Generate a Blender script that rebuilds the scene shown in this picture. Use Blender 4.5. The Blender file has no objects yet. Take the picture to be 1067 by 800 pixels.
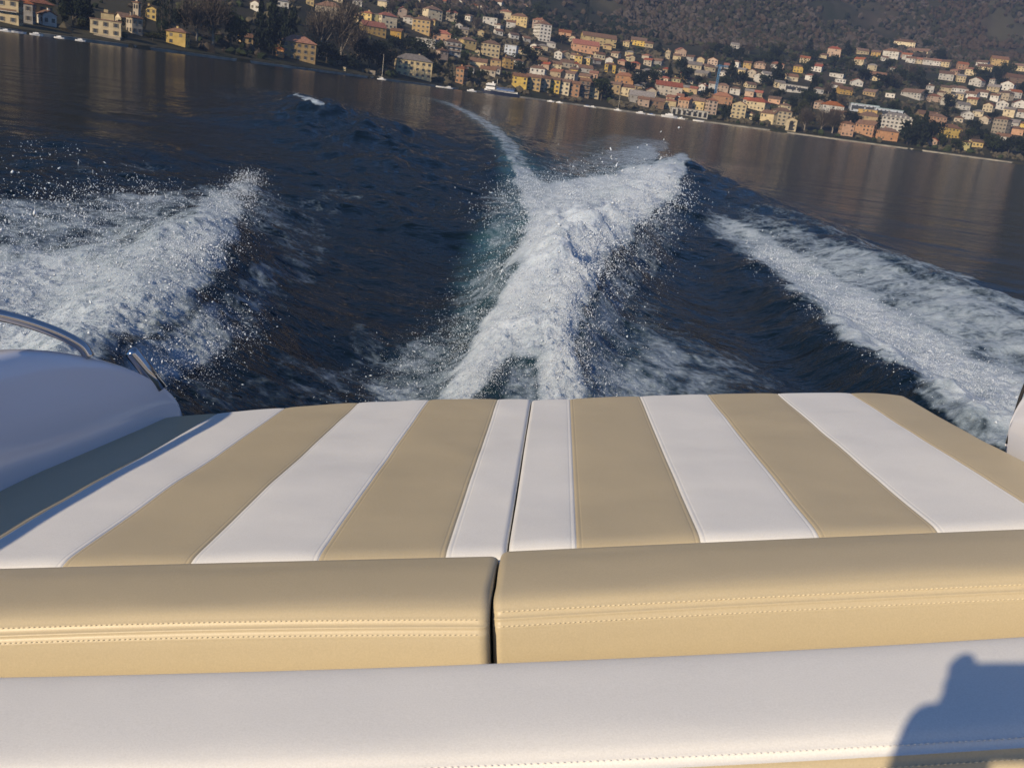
import bpy, math, random
import numpy as np
from mathutils import Vector, Matrix
R = math.radians
random.seed(7)
rng = np.random.default_rng(11)
scene = bpy.context.scene
COL = scene.collection

# ------------------------------------------------------------------ frames
F = 1000.0                       # focal length in photo pixels (1067 wide)
CX, CY = 533.5, 400.0
CAMH = 1.5                       # lens above the lake
nw = np.array([-0.1331, 1.0, 0.301]); NWL = np.linalg.norm(nw); nw = nw / NWL
Zw = -nw
Yw = np.array([0, 0, 1.0]) - nw * nw[2]; Yw /= np.linalg.norm(Yw)
Xw = np.cross(Yw, Zw)
C2W = np.array([Xw, Yw, Zw])     # camera coords (right, down, forward) -> world
CAM = np.array([0, 0, CAMH])

HP = 0.55                        # lens above the sunpad
npad = np.array([0.03, 1.0, 0.1775]); npad /= np.linalg.norm(npad)
Yb = np.array([51.5, -179.045, 1000.0]); Yb -= npad * Yb.dot(npad); Yb /= np.linalg.norm(Yb)
Zb = -npad
Xb = np.cross(Yb, Zb)
C2B = np.array([Xb, Yb, Zb])
B2W = C2W @ C2B.T                # boat -> world rotation
BO = CAM + C2W @ (npad * HP)     # boat origin: foot of the lens on the sunpad
BOAT = Matrix([list(B2W[i]) + [BO[i]] for i in range(3)] + [[0, 0, 0, 1]])


def ray(px, py):
    return np.array([px - CX, py - CY, F])


def bpt(px, py, zb=0.0):
    """pixel -> (x, y) on the boat plane at height zb"""
    d = C2B @ ray(px, py)
    t = (zb - HP) / d[2]
    return np.array([d[0] * t, d[1] * t])


def wpt(px, py, z=0.0):
    d = C2W @ ray(px, py)
    t = (z - CAMH) / d[2]
    return np.array([d[0] * t, d[1] * t])


def project(P):
    """world points (N,3) -> photo pixels, depth"""
    c = (P - CAM) @ C2W
    z = np.where(c[:, 2] > 1e-3, c[:, 2], 1e-3)
    return CX + F * c[:, 0] / z, CY + F * c[:, 1] / z, c[:, 2]


# ------------------------------------------------------------------ noise
def _hash(ix, iy, seed):
    h = (ix.astype(np.int64) * 374761393 + iy.astype(np.int64) * 668265263 + seed * 1442695041) & 0xFFFFFFFF
    h = ((h ^ (h >> 13)) * 1274126177) & 0xFFFFFFFF
    h = (h ^ (h >> 16)) & 0xFFFFFFFF
    return h.astype(np.float64) / 4294967295.0


def vnoise(x, y, seed=0):
    x = np.asarray(x, float); y = np.asarray(y, float)
    ix = np.floor(x); iy = np.floor(y)
    fx = x - ix; fy = y - iy
    fx = fx * fx * fx * (fx * (fx * 6 - 15) + 10); fy = fy * fy * fy * (fy * (fy * 6 - 15) + 10)
    a = _hash(ix, iy, seed); b = _hash(ix + 1, iy, seed)
    c = _hash(ix, iy + 1, seed); d = _hash(ix + 1, iy + 1, seed)
    return (a + (b - a) * fx) * (1 - fy) + (c + (d - c) * fx) * fy


def fbm(x, y, octv=4, seed=0, gain=0.5):
    s = 0; a = 1; tot = 0
    for k in range(octv):
        s = s + a * (vnoise(x * 2 ** k + 17.3 * k, y * 2 ** k - 9.1 * k, seed + k) * 2 - 1)
        tot += a; a *= gain
    return s / tot


def sstep(a, b, x):
    t = np.clip((x - a) / (b - a), 0, 1)
    return t * t * (3 - 2 * t)


# ------------------------------------------------------------------ object helpers
def mesh_from(name, V, Fc, mats=None, midx=None, smooth=True):
    me = bpy.data.meshes.new(name)
    V = np.asarray(V, np.float32)
    if isinstance(Fc, np.ndarray):
        n, k = Fc.shape
        me.vertices.add(len(V)); me.vertices.foreach_set('co', V.ravel())
        me.loops.add(n * k); me.loops.foreach_set('vertex_index', Fc.astype(np.int32).ravel())
        me.polygons.add(n)
        me.polygons.foreach_set('loop_start', np.arange(0, n * k, k, dtype=np.int32))
        me.update(calc_edges=True)
    else:
        me.from_pydata(V.tolist(), [], Fc); me.update()
    for m in (mats or []):
        me.materials.append(m)
    if midx is not None:
        me.polygons.foreach_set('material_index', np.asarray(midx, np.int32))
    me.polygons.foreach_set('use_smooth', np.full(len(me.polygons), bool(smooth)))
    me.update()
    return me


def obj(name, me, parent=None, kind=None):
    o = bpy.data.objects.new(name, me); COL.objects.link(o)
    if parent is not None:
        o.parent = parent
    if kind:
        o['kind'] = kind
    return o


def tag(o, label=None, cat=None, group=None, kind=None):
    if label: o['label'] = label
    if cat: o['category'] = cat
    if group: o['group'] = group
    if kind: o['kind'] = kind
    return o


def thing(name, label, cat, loc=(0, 0, 0), rz=0.0, group=None, mat=None):
    o = bpy.data.objects.new(name, None); COL.objects.link(o)
    o.empty_display_size = 0.2
    if mat is not None:
        o.matrix_world = mat
    else:
        o.location = loc; o.rotation_euler = (0, 0, rz)
    return tag(o, label, cat, group)


class MB:
    """collects simple shapes into one mesh"""
    def __init__(s):
        s.v = []; s.f = []; s.m = []

    def add(s, V, Fs, m=0):
        b = len(s.v)
        s.v += [tuple(map(float, p)) for p in V]
        for f in Fs:
            s.f.append([i + b for i in f]); s.m.append(m)

    def box(s, c, d, m=0, rz=0.0):
        hx, hy, hz = d[0] / 2, d[1] / 2, d[2] / 2
        ca, sa = math.cos(rz), math.sin(rz)
        V = []
        for z in (-hz, hz):
            for x, y in ((-hx, -hy), (hx, -hy), (hx, hy), (-hx, hy)):
                V.append((c[0] + x * ca - y * sa, c[1] + x * sa + y * ca, c[2] + z))
        s.add(V, [(3, 2, 1, 0), (4, 5, 6, 7), (0, 1, 5, 4), (1, 2, 6, 5), (2, 3, 7, 6), (3, 0, 4, 7)], m)

    def tube(s, pts, rad, n=8, m=0, caps=True):
        pts = [Vector(p) for p in pts]
        rad = rad if isinstance(rad, (list, tuple)) else [rad] * len(pts)
        V = []; Fs = []
        up = Vector((0.123, 0.2, 0.97))
        for i, p in enumerate(pts):
            t = (pts[min(i + 1, len(pts) - 1)] - pts[max(i - 1, 0)]).normalized()
            a = t.cross(up)
            if a.length < 1e-4: a = t.cross(Vector((1, 0, 0)))
            a.normalize(); b = t.cross(a)
            for k in range(n):
                w = 2 * math.pi * k / n
                V.append(p + (a * math.cos(w) + b * math.sin(w)) * rad[i])
        for i in range(len(pts) - 1):
            for k in range(n):
                k2 = (k + 1) % n
                Fs.append((i * n + k, i * n + k2, (i + 1) * n + k2, (i + 1) * n + k))
        if caps:
            Fs.append(tuple(range(n - 1, -1, -1)))
            Fs.append(tuple((len(pts) - 1) * n + k for k in range(n)))
        s.add(V, Fs, m)

    def build(s, name, mats, parent=None, smooth=False, kind=None):
        me = mesh_from(name, s.v, s.f, mats if isinstance(mats, list) else [mats], s.m, smooth)
        return obj(name, me, parent, kind)


# ------------------------------------------------------------------ materials
def newmat(name):
    m = bpy.data.materials.new(name); m.use_nodes = True
    nt = m.node_tree
    return m, nt, nt.nodes['Principled BSDF']


def N(nt, t, **kw):
    n = nt.nodes.new(t)
    for k, v in kw.items():
        if hasattr(n, k) and not k.startswith('i_'):
            setattr(n, k, v)
    return n


def L(nt, a, b):
    nt.links.new(a, b)


def simple(name, col, rough=0.6, var=0.0, scale=2.0, metal=0.0, bump=0.0, bscale=40.0, spec=0.5):
    m, nt, p = newmat(name)
    p.inputs['Roughness'].default_value = rough
    p.inputs['Metallic'].default_value = metal
    p.inputs['Specular IOR Level'].default_value = spec
    p.inputs['Base Color'].default_value = (*col, 1)
    if var > 0 or bump > 0:
        tc = N(nt, 'ShaderNodeTexCoord')
    if var > 0:
        no = N(nt, 'ShaderNodeTexNoise'); no.inputs['Scale'].default_value = scale; no.inputs['Detail'].default_value = 5
        L(nt, tc.outputs['Object'], no.inputs['Vector'])
        cr = N(nt, 'ShaderNodeValToRGB')
        cr.color_ramp.elements[0].position = 0.3; cr.color_ramp.elements[1].position = 0.7
        cr.color_ramp.elements[0].color = (*[c * (1 - var) for c in col], 1)
        cr.color_ramp.elements[1].color = (*[min(1, c * (1 + var)) for c in col], 1)
        L(nt, no.outputs['Fac'], cr.inputs['Fac']); L(nt, cr.outputs['Color'], p.inputs['Base Color'])
    if bump > 0:
        n2 = N(nt, 'ShaderNodeTexNoise'); n2.inputs['Scale'].default_value = bscale; n2.inputs['Detail'].default_value = 3
        L(nt, tc.outputs['Object'], n2.inputs['Vector'])
        b = N(nt, 'ShaderNodeBump'); b.inputs['Strength'].default_value = bump; b.inputs['Distance'].default_value = 0.01
        L(nt, n2.outputs['Fac'], b.inputs['Height']); L(nt, b.outputs['Normal'], p.inputs['Normal'])
    return m


def vinyl(name, col, rough=0.42):
    """upholstery vinyl: fine leather grain, soft slack waves, slight soiling"""
    m, nt, p = newmat(name)
    tc = N(nt, 'ShaderNodeTexCoord')
    vo = N(nt, 'ShaderNodeTexVoronoi'); vo.inputs['Scale'].default_value = 620
    nz = N(nt, 'ShaderNodeTexNoise'); nz.inputs['Scale'].default_value = 260; nz.inputs['Detail'].default_value = 4
    sl = N(nt, 'ShaderNodeTexNoise'); sl.inputs['Scale'].default_value = 9; sl.inputs['Detail'].default_value = 2
    so = N(nt, 'ShaderNodeTexNoise'); so.inputs['Scale'].default_value = 3.5; so.inputs['Detail'].default_value = 6
    fi = N(nt, 'ShaderNodeTexNoise'); fi.inputs['Scale'].default_value = 420; fi.inputs['Detail'].default_value = 2
    for n in (vo, nz, sl, so, fi): L(nt, tc.outputs['Object'], n.inputs['Vector'])
    b1 = N(nt, 'ShaderNodeBump'); b1.inputs['Strength'].default_value = 0.12; b1.inputs['Distance'].default_value = 0.0006
    L(nt, vo.outputs['Distance'], b1.inputs['Height'])
    b2 = N(nt, 'ShaderNodeBump'); b2.inputs['Strength'].default_value = 0.10; b2.inputs['Distance'].default_value = 0.0008
    L(nt, nz.outputs['Fac'], b2.inputs['Height']); L(nt, b1.outputs['Normal'], b2.inputs['Normal'])
    b3 = N(nt, 'ShaderNodeBump'); b3.inputs['Strength'].default_value = 0.10; b3.inputs['Distance'].default_value = 0.012
    L(nt, sl.outputs['Fac'], b3.inputs['Height']); L(nt, b2.outputs['Normal'], b3.inputs['Normal'])
    L(nt, b3.outputs['Normal'], p.inputs['Normal'])
    cr = N(nt, 'ShaderNodeValToRGB')
    cr.color_ramp.elements[0].position = 0.32; cr.color_ramp.elements[1].position = 0.68
    cr.color_ramp.elements[0].color = (*[c * 0.985 for c in col], 1)
    cr.color_ramp.elements[1].color = (*[min(1, c * 1.01) for c in col], 1)
    L(nt, so.outputs['Fac'], cr.inputs['Fac'])
    mx = N(nt, 'ShaderNodeMix', data_type='RGBA', blend_type='MULTIPLY')
    mx.inputs[0].default_value = 0.22
    L(nt, cr.outputs['Color'], mx.inputs[6]); L(nt, fi.outputs['Fac'], mx.inputs[7])
    gm = N(nt, 'ShaderNodeMix', data_type='RGBA', blend_type='MULTIPLY')
    gm.inputs[0].default_value = 1.0; gm.inputs[7].default_value = (1.12, 1.12, 1.12, 1)
    L(nt, mx.outputs[2], gm.inputs[6])
    L(nt, gm.outputs[2], p.inputs['Base Color'])
    rr = N(nt, 'ShaderNodeMapRange'); rr.inputs[3].default_value = rough - 0.06; rr.inputs[4].default_value = rough + 0.1
    L(nt, so.outputs['Fac'], rr.inputs[0]); L(nt, rr.outputs[0], p.inputs['Roughness'])
    p.inputs['Specular IOR Level'].default_value = 0.4
    return m


M = {}
M['beige'] = vinyl('beige_vinyl', (0.485, 0.41, 0.272))
M['white'] = vinyl('white_vinyl', (0.755, 0.75, 0.725), 0.42)
M['thread'] = simple('cream_thread', (0.72, 0.62, 0.42), 0.7)
M['thread_white'] = simple('pale_thread', (0.80, 0.77, 0.72), 0.7)
M['gel'] = simple('white_gelcoat', (0.72, 0.735, 0.81), 0.16, 0.02, 1.5)
M['gel'].node_tree.nodes['Principled BSDF'].inputs['Coat Weight'].default_value = 0.6
M['gel'].node_tree.nodes['Principled BSDF'].inputs['Coat Roughness'].default_value = 0.06
M['chrome'] = simple('polished_steel', (0.5, 0.49, 0.5), 0.08, 0, 1, 1.0)
M['rubber'] = simple('black_rubber', (0.02, 0.02, 0.022), 0.5)
M['teak'] = simple('sole_grp', (0.55, 0.53, 0.5), 0.5, 0.05, 3)

# ------------------------------------------------------------------ sun, sky, camera
ANTI = (1105, 735)               # where the lens's own shadow falls
ld = C2W @ ray(*ANTI); ld /= np.linalg.norm(ld)
sun_dir = -ld                    # towards the sun
sun_el = math.asin(sun_dir[2]); sun_az = math.atan2(sun_dir[0], sun_dir[1])
su = bpy.data.lights.new('sun', 'SUN'); su.energy = 5.0; su.angle = R(0.53); su.color = (1.0, 0.82, 0.58)
so_ = bpy.data.objects.new('sun', su); COL.objects.link(so_)
so_.rotation_euler = Vector(ld).to_track_quat('-Z', 'Y').to_euler()
so_.location = (0, 0, 60)

w = bpy.data.worlds.new('World'); scene.world = w; w.use_nodes = True
nt = w.node_tree
sky = nt.nodes.new('ShaderNodeTexSky'); sky.sky_type = 'NISHITA'; sky.sun_disc = False
sky.sun_elevation = sun_el; sky.sun_rotation = sun_az % (2 * math.pi)
sky.altitude = 200; sky.air_density = 0.6; sky.dust_density = 0.0; sky.ozone_density = 6.0
tint = nt.nodes.new('ShaderNodeMix'); tint.data_type = 'RGBA'; tint.blend_type = 'MULTIPLY'; tint.inputs[0].default_value = 1.0
tint.inputs[7].default_value = (0.76, 1.0, 1.0, 1)      # clear cold winter sky
nt.links.new(sky.outputs[0], tint.inputs[6])
nt.links.new(tint.outputs[2], nt.nodes['Background'].inputs[0])
nt.nodes['Background'].inputs[1].default_value = 0.10

cd = bpy.data.cameras.new('camera'); cam = bpy.data.objects.new('camera', cd); COL.objects.link(cam)
cd.sensor_width = 36; cd.lens = 36 * F / 1067.0; cd.clip_start = 0.02; cd.clip_end = 20000
rot = np.stack([C2W @ np.array([1, 0, 0]), C2W @ np.array([0, -1, 0]), C2W @ np.array([0, 0, -1])], axis=1)
cam.matrix_world = Matrix([list(rot[i]) + [CAM[i]] for i in range(3)] + [[0, 0, 0, 1]])
cd.dof.use_dof = True; cd.dof.focus_distance = 2.4; cd.dof.aperture_fstop = 20
scene.camera = cam
scene.view_settings.view_transform = 'Standard'; scene.view_settings.look = 'None'
scene.view_settings.exposure = 0.73; scene.view_settings.gamma = 1.0
scene.view_settings.use_curve_mapping = False
scene.cycles.use_denoising = True
scene.cycles.max_bounces = 6; scene.cycles.diffuse_bounces = 3; scene.cycles.glossy_bounces = 3
scene.cycles.volume_bounces = 0
scene.cycles.sample_clamp_indirect = 4.0

# ================================================================== THE BOAT
def polyx(pts, zb=0.0):
    """pixel points of an edge -> function y_b(x_b) through them"""
    P = np.array(sorted([tuple(bpt(px, py, zb)) for px, py in pts]))
    def f(x):
        x = np.asarray(x, float)
        if len(P) >= 3:
            c = np.polyfit(P[:, 0], P[:, 1], 2)
        else:
            c = np.polyfit(P[:, 0], P[:, 1], 1)
        return np.polyval(c, np.clip(x, P[0, 0] - 0.3, P[-1, 0] + 0.3))
    return f


XC = float(bpt(540, 500)[0])                                  # centre seam
stripe_l = [float(bpt(p, y)[0]) for p, y in ((519, 415), (447, 416), (375, 417), (300, 421), (228, 428))]
stripe_r = [float(bpt(p, y)[0]) for p, y in ((594, 415), (667, 413), (737, 410), (808, 408), (884, 408))]
XL = -1.215; XR = float(bpt(1000, 444)[0])
print('pad x', XL, XC, XR, stripe_l, stripe_r)
back_l = polyx([(215, 430), (300, 421), (447, 416), (553, 415)])
back_r = polyx([(558, 415), (667, 412.5), (808, 407.5), (925, 409)])
bol_back_l = polyx([(0, 590), (270, 583), (520, 577)], 0.012)
bol_back_r = polyx([(530, 572), (800, 560), (1067, 549)], 0.012)
bol_front_l = polyx([(0, 657), (250, 650), (500, 648)], 0.0)
bol_front_r = polyx([(515, 640), (800, 624), (1067, 611)], 0.0)
rest_back = polyx([(0, 706), (507, 692), (1067, 664)], -0.022)


def refine(x0, x1, keys, base, fine, reach):
    xs = list(np.arange(x0, x1, base)) + [x1]
    for k in keys:
        xs += [k + d for d in np.arange(-reach, reach + 1e-6, fine) if x0 < k + d < x1]
    xs = np.array(sorted(xs))
    keep = [xs[0]]
    for v in xs[1:]:
        if v - keep[-1] > 3e-4: keep.append(v)
    keep[-1] = x1
    return np.array(keep)


def edge_round(d, r):
    d = np.clip(d, 0, r)
    return -(r - np.sqrt(np.maximum(r * r - (r - d) ** 2, 0)))


def sunpad(x0, x1, seams, back, front, parent, flip, seed):
    """striped mattress: rows across y, refined at each sewn seam"""
    xs = refine(x0, x1, list(seams) + [x0 + 0.01, x1 - 0.01], 0.014, 0.0012, 0.016)
    tt = np.concatenate([np.linspace(0, 0.04, 16)[:-1], np.linspace(0.04, 0.96, 90), np.linspace(0.96, 1, 14)[1:]])
    X, T = np.meshgrid(xs, tt)
    YF = front(X) + 0.028; YB = back(X)
    # back corner on the outboard side is nipped off
    out = x1 if not flip else x0
    cd_ = np.abs(X - out)
    YB = YB - np.where(cd_ < 0.09, (0.09 - cd_) ** 2 / 0.09 * 0.7, 0)
    Y = YF + (YB - YF) * T
    Z = edge_round(Y - YF, 0.015) * 0.9 - 0.010 * np.exp(-(np.clip(Y - YF, 0, 1) / 0.022) ** 1.5) + edge_round(YB - Y, 0.022) + edge_round(X - x0, 0.010) + edge_round(x1 - X, 0.010)
    Z = Z + 0.0045 * fbm(X * 3.2, Y * 2.6, 3, seed)
    # puff between the seams, groove on each, shallow second groove for the thread
    for s in seams:
        Z = Z - 0.0019 * np.exp(-((X - s) / 0.0019) ** 2) - 0.0014 * np.exp(-((X - s) / 0.018) ** 2)
        sd = 0.0085
        Z = Z - 0.0006 * np.exp(-((X - s - sd) / 0.0013) ** 2) - 0.0006 * np.exp(-((X - s + sd) / 0.0013) ** 2)
    ny, nx = X.shape
    V = np.stack([X, Y, Z], -1).reshape(-1, 3)
    idx = np.arange(ny * nx).reshape(ny, nx)
    Fq = np.stack([idx[:-1, :-1], idx[:-1, 1:], idx[1:, 1:], idx[1:, :-1]], -1).reshape(-1, 4)
    xm = 0.5 * (xs[1:] + xs[:-1])
    order = sorted(seams, reverse=flip)
    cnt = np.zeros(len(xm), int)
    for s in seams:
        cnt += (xm < s) if flip else (xm > s)
    mi = np.tile(cnt % 2, ny - 1)                 # 0 = white next to the centre
    # skirts down to the deck
    V2 = V.tolist(); F2 = Fq.tolist(); m2 = mi.tolist()
    ring = list(idx[0, :]) + list(idx[1:, -1]) + list(idx[-1, -2::-1]) + list(idx[-2:0:-1, 0])
    b = len(V2)
    for i in ring:
        p = V[i]; V2.append((p[0], p[1], -0.115))
    n = len(ring)
    for k in range(n):
        k2 = (k + 1) % n
        F2.append([ring[k2], ring[k], b + k, b + k2]); m2.append(1)
    F2.append([b + k for k in range(n)][::-1]); m2.append(1)
    me = mesh_from('striped_cover', V2, F2, [M['white'], M['beige']], m2, True)
    return obj('striped_cover', me, parent)


def stitch_row(mb, pts, pitch=0.0072, ln=0.0044, rad=0.0009):
    """thread stitches lying along a polyline"""
    pts = np.array(pts); seg = np.linalg.norm(np.diff(pts, axis=0), axis=1)
    s = np.concatenate([[0], np.cumsum(seg)])
    for d in np.arange(0, s[-1] - ln, pitch):
        d = d + random.uniform(-0.0004, 0.0004)
        p = [np.array([np.interp(d + q, s, pts[:, k]) for k in range(3)]) for q in (0, ln * 0.5, ln)]
        p[1] = p[1] + np.array([0, -0.0003, 0.0004])
        mb.tube(p, [rad * 0.6, rad, rad * 0.6], 5)


def catmull(P, n=8):
    P = np.array(P, float); out = []
    Q = np.vstack([2 * P[0] - P[1], P, 2 * P[-1] - P[-2]])
    for i in range(1, len(Q) - 2):
        for t in np.linspace(0, 1, n, endpoint=False):
            a, b, c, d = Q[i - 1], Q[i], Q[i + 1], Q[i + 2]
            out.append(0.5 * ((2 * b) + (-a + c) * t + (2 * a - 5 * b + 4 * c - d) * t ** 2 + (-a + 3 * b - 3 * c + d) * t ** 3))
    out.append(P[-1])
    return np.array(out)


def loft_x(xs, prof_of_x, end_round):
    """sweep a (y,z) profile along x with rounded ends; returns V, quads, profile length"""
    rows = []
    for x in xs:
        P = prof_of_x(x)
        d = min(x - xs[0], xs[-1] - x)
        k = 0.0
        if d < end_round:
            k = end_round - math.sqrt(max(end_round ** 2 - (end_round - d) ** 2, 0))
        c = P.mean(0)
        D = P - c
        ln = np.linalg.norm(D, axis=1, keepdims=True)
        P = P - D / np.maximum(ln, 1e-6) * np.minimum(k, ln * 0.6)
        rows.append(np.column_stack([np.full(len(P), x), P]))
    V = np.vstack(rows); m = len(rows[0]); n = len(xs)
    idx = np.arange(n * m).reshape(n, m)
    Fq = np.stack([idx[:-1, :-1], idx[1:, :-1], idx[1:, 1:], idx[:-1, 1:]], -1).reshape(-1, 4)
    return V, Fq, m, idx


def bolster(x0, x1, bk, ft, parent, seed):
    keys = [x0 + 0.012, x1 - 0.012]
    xs = refine(x0, x1, keys, 0.012, 0.0018, 0.014)

    def prof(x):
        yb, yf = float(bk(x)), float(ft(x))
        wv = 0.0022 * float(fbm(np.array([x * 4.0]), np.array([seed * 3.0]), 3, seed)[0])
        ctrl = [(yb + 0.012, -0.115), (yb + 0.016, -0.05), (yb + 0.012, -0.004), (yb - 0.006, 0.0105), (yb - 0.04, 0.0150 + wv),
                (yb * 0.6 + yf * 0.4, 0.0182 + wv), (yb * 0.25 + yf * 0.75, 0.0176 + wv),
                (yf + 0.022, 0.0125), (yf + 0.006, 0.0015), (yf - 0.001, -0.0075), (yf - 0.0062, -0.0175),
                (yf - 0.0085, -0.040), (yf - 0.0105, -0.075), (yf - 0.007, -0.13), (yf - 0.004, -0.18)]
        P = catmull(ctrl, 7)
        # piped join: a groove with a raised lip either side
        s = np.concatenate([[0], np.cumsum(np.linalg.norm(np.diff(P, axis=0), axis=1))])
        k = 9 * 7
        t = s - s[k]
        tang = np.gradient(P, axis=0); tang /= np.linalg.norm(tang, axis=1, keepdims=True)
        nrm = np.column_stack([tang[:, 1], -tang[:, 0]])
        nrm = np.where((nrm @ np.array([-0.7, 0.7]))[:, None] < 0, -nrm, nrm) if False else nrm
        h = -0.0020 * np.exp(-(t / 0.0019) ** 2) + 0.0009 * np.exp(-((np.abs(t) - 0.006) / 0.004) ** 2) - 0.0009 * np.exp(-((np.abs(t) - 0.011) / 0.0016) ** 2)
        return P + nrm * h[:, None] * SGN
    V, Fq, m, idx = loft_x(xs, prof, 0.014)
    Fl = Fq.tolist()
    Fl.append(list(idx[0, ::-1])); Fl.append(list(idx[-1, :]))
    Fl.append([idx[0, 0], idx[0, -1], idx[-1, -1], idx[-1, 0]][::-1])
    o = obj('bolster', mesh_from('bolster', V, Fl, [M['beige']], None, True), parent)
    for p in o.data.polygons:
        if len(p.vertices) > 4: p.use_smooth = False
    mb = MB()
    xr = xs[(xs > x0 + 0.012) & (xs < x1 - 0.012)]
    for off in (-0.011, 0.011):
        pts = []
        for x in xr:
            P = prof(x); s = np.concatenate([[0], np.cumsum(np.linalg.norm(np.diff(P, axis=0), axis=1))])
            t = s[63] + off
            q = np.array([np.interp(t, s, P[:, 0]), np.interp(t, s, P[:, 1])])
            pts.append((x, q[0] - 0.0006, q[1] + 0.0006))
        stitch_row(mb, pts)
    mb.build('stitching', M['thread'], o, True)
    return o


SGN = -1.0
cush_l = thing('sunpad_cushion', 'left half of the beige and white striped sunpad, partly in shade of the gunwale', 'cushion', mat=BOAT, group='striped sunpad cushions on the stern')
cush_r = thing('sunpad_cushion', 'right half of the beige and white striped sunpad, fully sunlit', 'cushion', mat=BOAT, group='striped sunpad cushions on the stern')
GAP = 0.0012
sunpad(XL, XC - GAP, stripe_l, back_l, bol_back_l, cush_l, True, 3)
sunpad(XC + GAP, XR, stripe_r, back_r, bol_back_r, cush_r, False, 5)
XCB = float(bpt(510, 690, -0.05)[0])
bolster(XL, XCB - 0.0018, bol_back_l, bol_front_l, cush_l, 2)
bolster(XCB + 0.0018, XR + 0.03, bol_back_r, bol_front_r, cush_r, 6)

# backrest in front: white roll, beige below the double-stitched seam
rest = thing('bench_backrest', 'long white padded bench backrest with beige lower panel in front of the sunpad', 'backrest', mat=BOAT)
RX0, RX1 = -1.2, 1.05
xs = refine(RX0, RX1, [RX0 + 0.01, RX1 - 0.01], 0.015, 0.002, 0.014)


def rest_prof(x):
    y = float(rest_back(x)) + 0.026
    wv = 0.002 * float(fbm(np.array([x * 3.0]), np.array([4.4]), 3, 21)[0])
    ctrl = [(y + 0.010, -0.16), (y + 0.011, -0.10), (y + 0.006, -0.055), (y - 0.008, -0.031), (y - 0.035, -0.0235 + wv), (y - 0.105, -0.0236 + wv),
            (y - 0.174, -0.0262 + wv), (y - 0.208, -0.0305), (y - 0.225, -0.0375), (y - 0.238, -0.0470), (y - 0.2465, -0.064),
            (y - 0.252, -0.09), (y - 0.255, -0.14), (y - 0.257, -0.26), (y - 0.251, -0.42)]
    P = catmull(ctrl, 7)
    s = np.concatenate([[0], np.cumsum(np.linalg.norm(np.diff(P, axis=0), axis=1))])
    t = s - s[9 * 7]
    tang = np.gradient(P, axis=0); tang /= np.linalg.norm(tang, axis=1, keepdims=True)
    nrm = np.column_stack([tang[:, 1], -tang[:, 0]])
    h = -0.0018 * np.exp(-(t / 0.0019) ** 2) + 0.0008 * np.exp(-((np.abs(t) - 0.006) / 0.004) ** 2) - 0.0008 * np.exp(-((np.abs(t) - 0.012) / 0.0016) ** 2)
    return P + nrm * h[:, None] * SGN


V, Fq, m, idx = loft_x(xs, rest_prof, 0.03)
nrow = m - 1
mrow = np.array([0 if k < 63 else 1 for k in range(nrow)])
for part, sel, mat in (('white_cover', 0, 'white'), ('lower_panel', 1, 'beige')):
    keep = np.tile(mrow == sel, len(xs) - 1)
    Fs = Fq[keep]
    used = np.unique(Fs); remap = np.full(len(V), -1); remap[used] = np.arange(len(used))
    Fl = remap[Fs].tolist()
    o = obj(part, mesh_from(part, V[used], Fl, [M[mat]], None, True), rest)
    mb = MB(); off = -0.012 if sel == 0 else 0.012
    pts = []
    for x in xs[8:-8]:
        P = rest_prof(x); s = np.concatenate([[0], np.cumsum(np.linalg.norm(np.diff(P, axis=0), axis=1))])
        t = s[63] + off
        pts.append((x, np.interp(t, s, P[:, 0]) - 0.0007, np.interp(t, s, P[:, 1]) + 0.0004))
    stitch_row(mb, pts)
    mb.build('stitching', M['thread_white'] if sel == 0 else M['thread'], o, True)

# ---- hull, gunwales, rail
boat = thing('motorboat', 'white motorboat under way carrying the sunpad, seen from its cockpit', 'motorboat', mat=BOAT)


def hull():
    st = []
    n = 24
    for i in range(n + 1):
        t = i / n
        y = 2.93 - t * 6.6
        k = 1.0 if t < 0.55 else math.cos((t - 0.55) / 0.45 * math.pi / 2) ** 0.7
        hw = max(1.13 * k, 0.02)
        keel = -0.98 + 0.62 * max(0, (t - 0.62) / 0.38) ** 2
        chine = -0.72 + 0.40 * max(0, (t - 0.5) / 0.5) ** 2
        st.append([(XC - hw, y, -0.125), (XC - hw * 1.03, y, -0.3), (XC - hw * 0.94, y, chine), (XC, y, keel),
                   (XC + hw * 0.94, y, chine), (XC + hw * 1.03, y, -0.3), (XC + hw, y, -0.125)])
    V = [p for r_ in st for p in r_]; Fs = []
    for i in range(n):
        for k in range(6):
            Fs.append((i * 7 + k, i * 7 + k + 1, (i + 1) * 7 + k + 1, (i + 1) * 7 + k))
    Fs.append(tuple(range(6, -1, -1)))
    return V, Fs


V, Fs = hull()
obj('hull', mesh_from('hull', V, Fs, [M['gel']], None, False), boat)
mb = MB()
mb.box((XC, 2.08, -0.135), (2.2, 1.66, 0.03))               # engine deck below the sunpad
mb.box((XC, 1.20, -0.40), (2.16, 0.06, 0.5))                # bulkhead behind the backrest
mb.build('deck', M['gel'], boat)
mb = MB(); mb.box((XC, -0.2, -0.72), (2.1, 2.7, 0.03)); mb.build('cockpit_sole', M['teak'], boat)
mb = MB(); mb.box((0.02, -0.42, -0.475), (1.3, 0.48, 0.46)); mb.build('seat_box', M['white'], boat)


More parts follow.
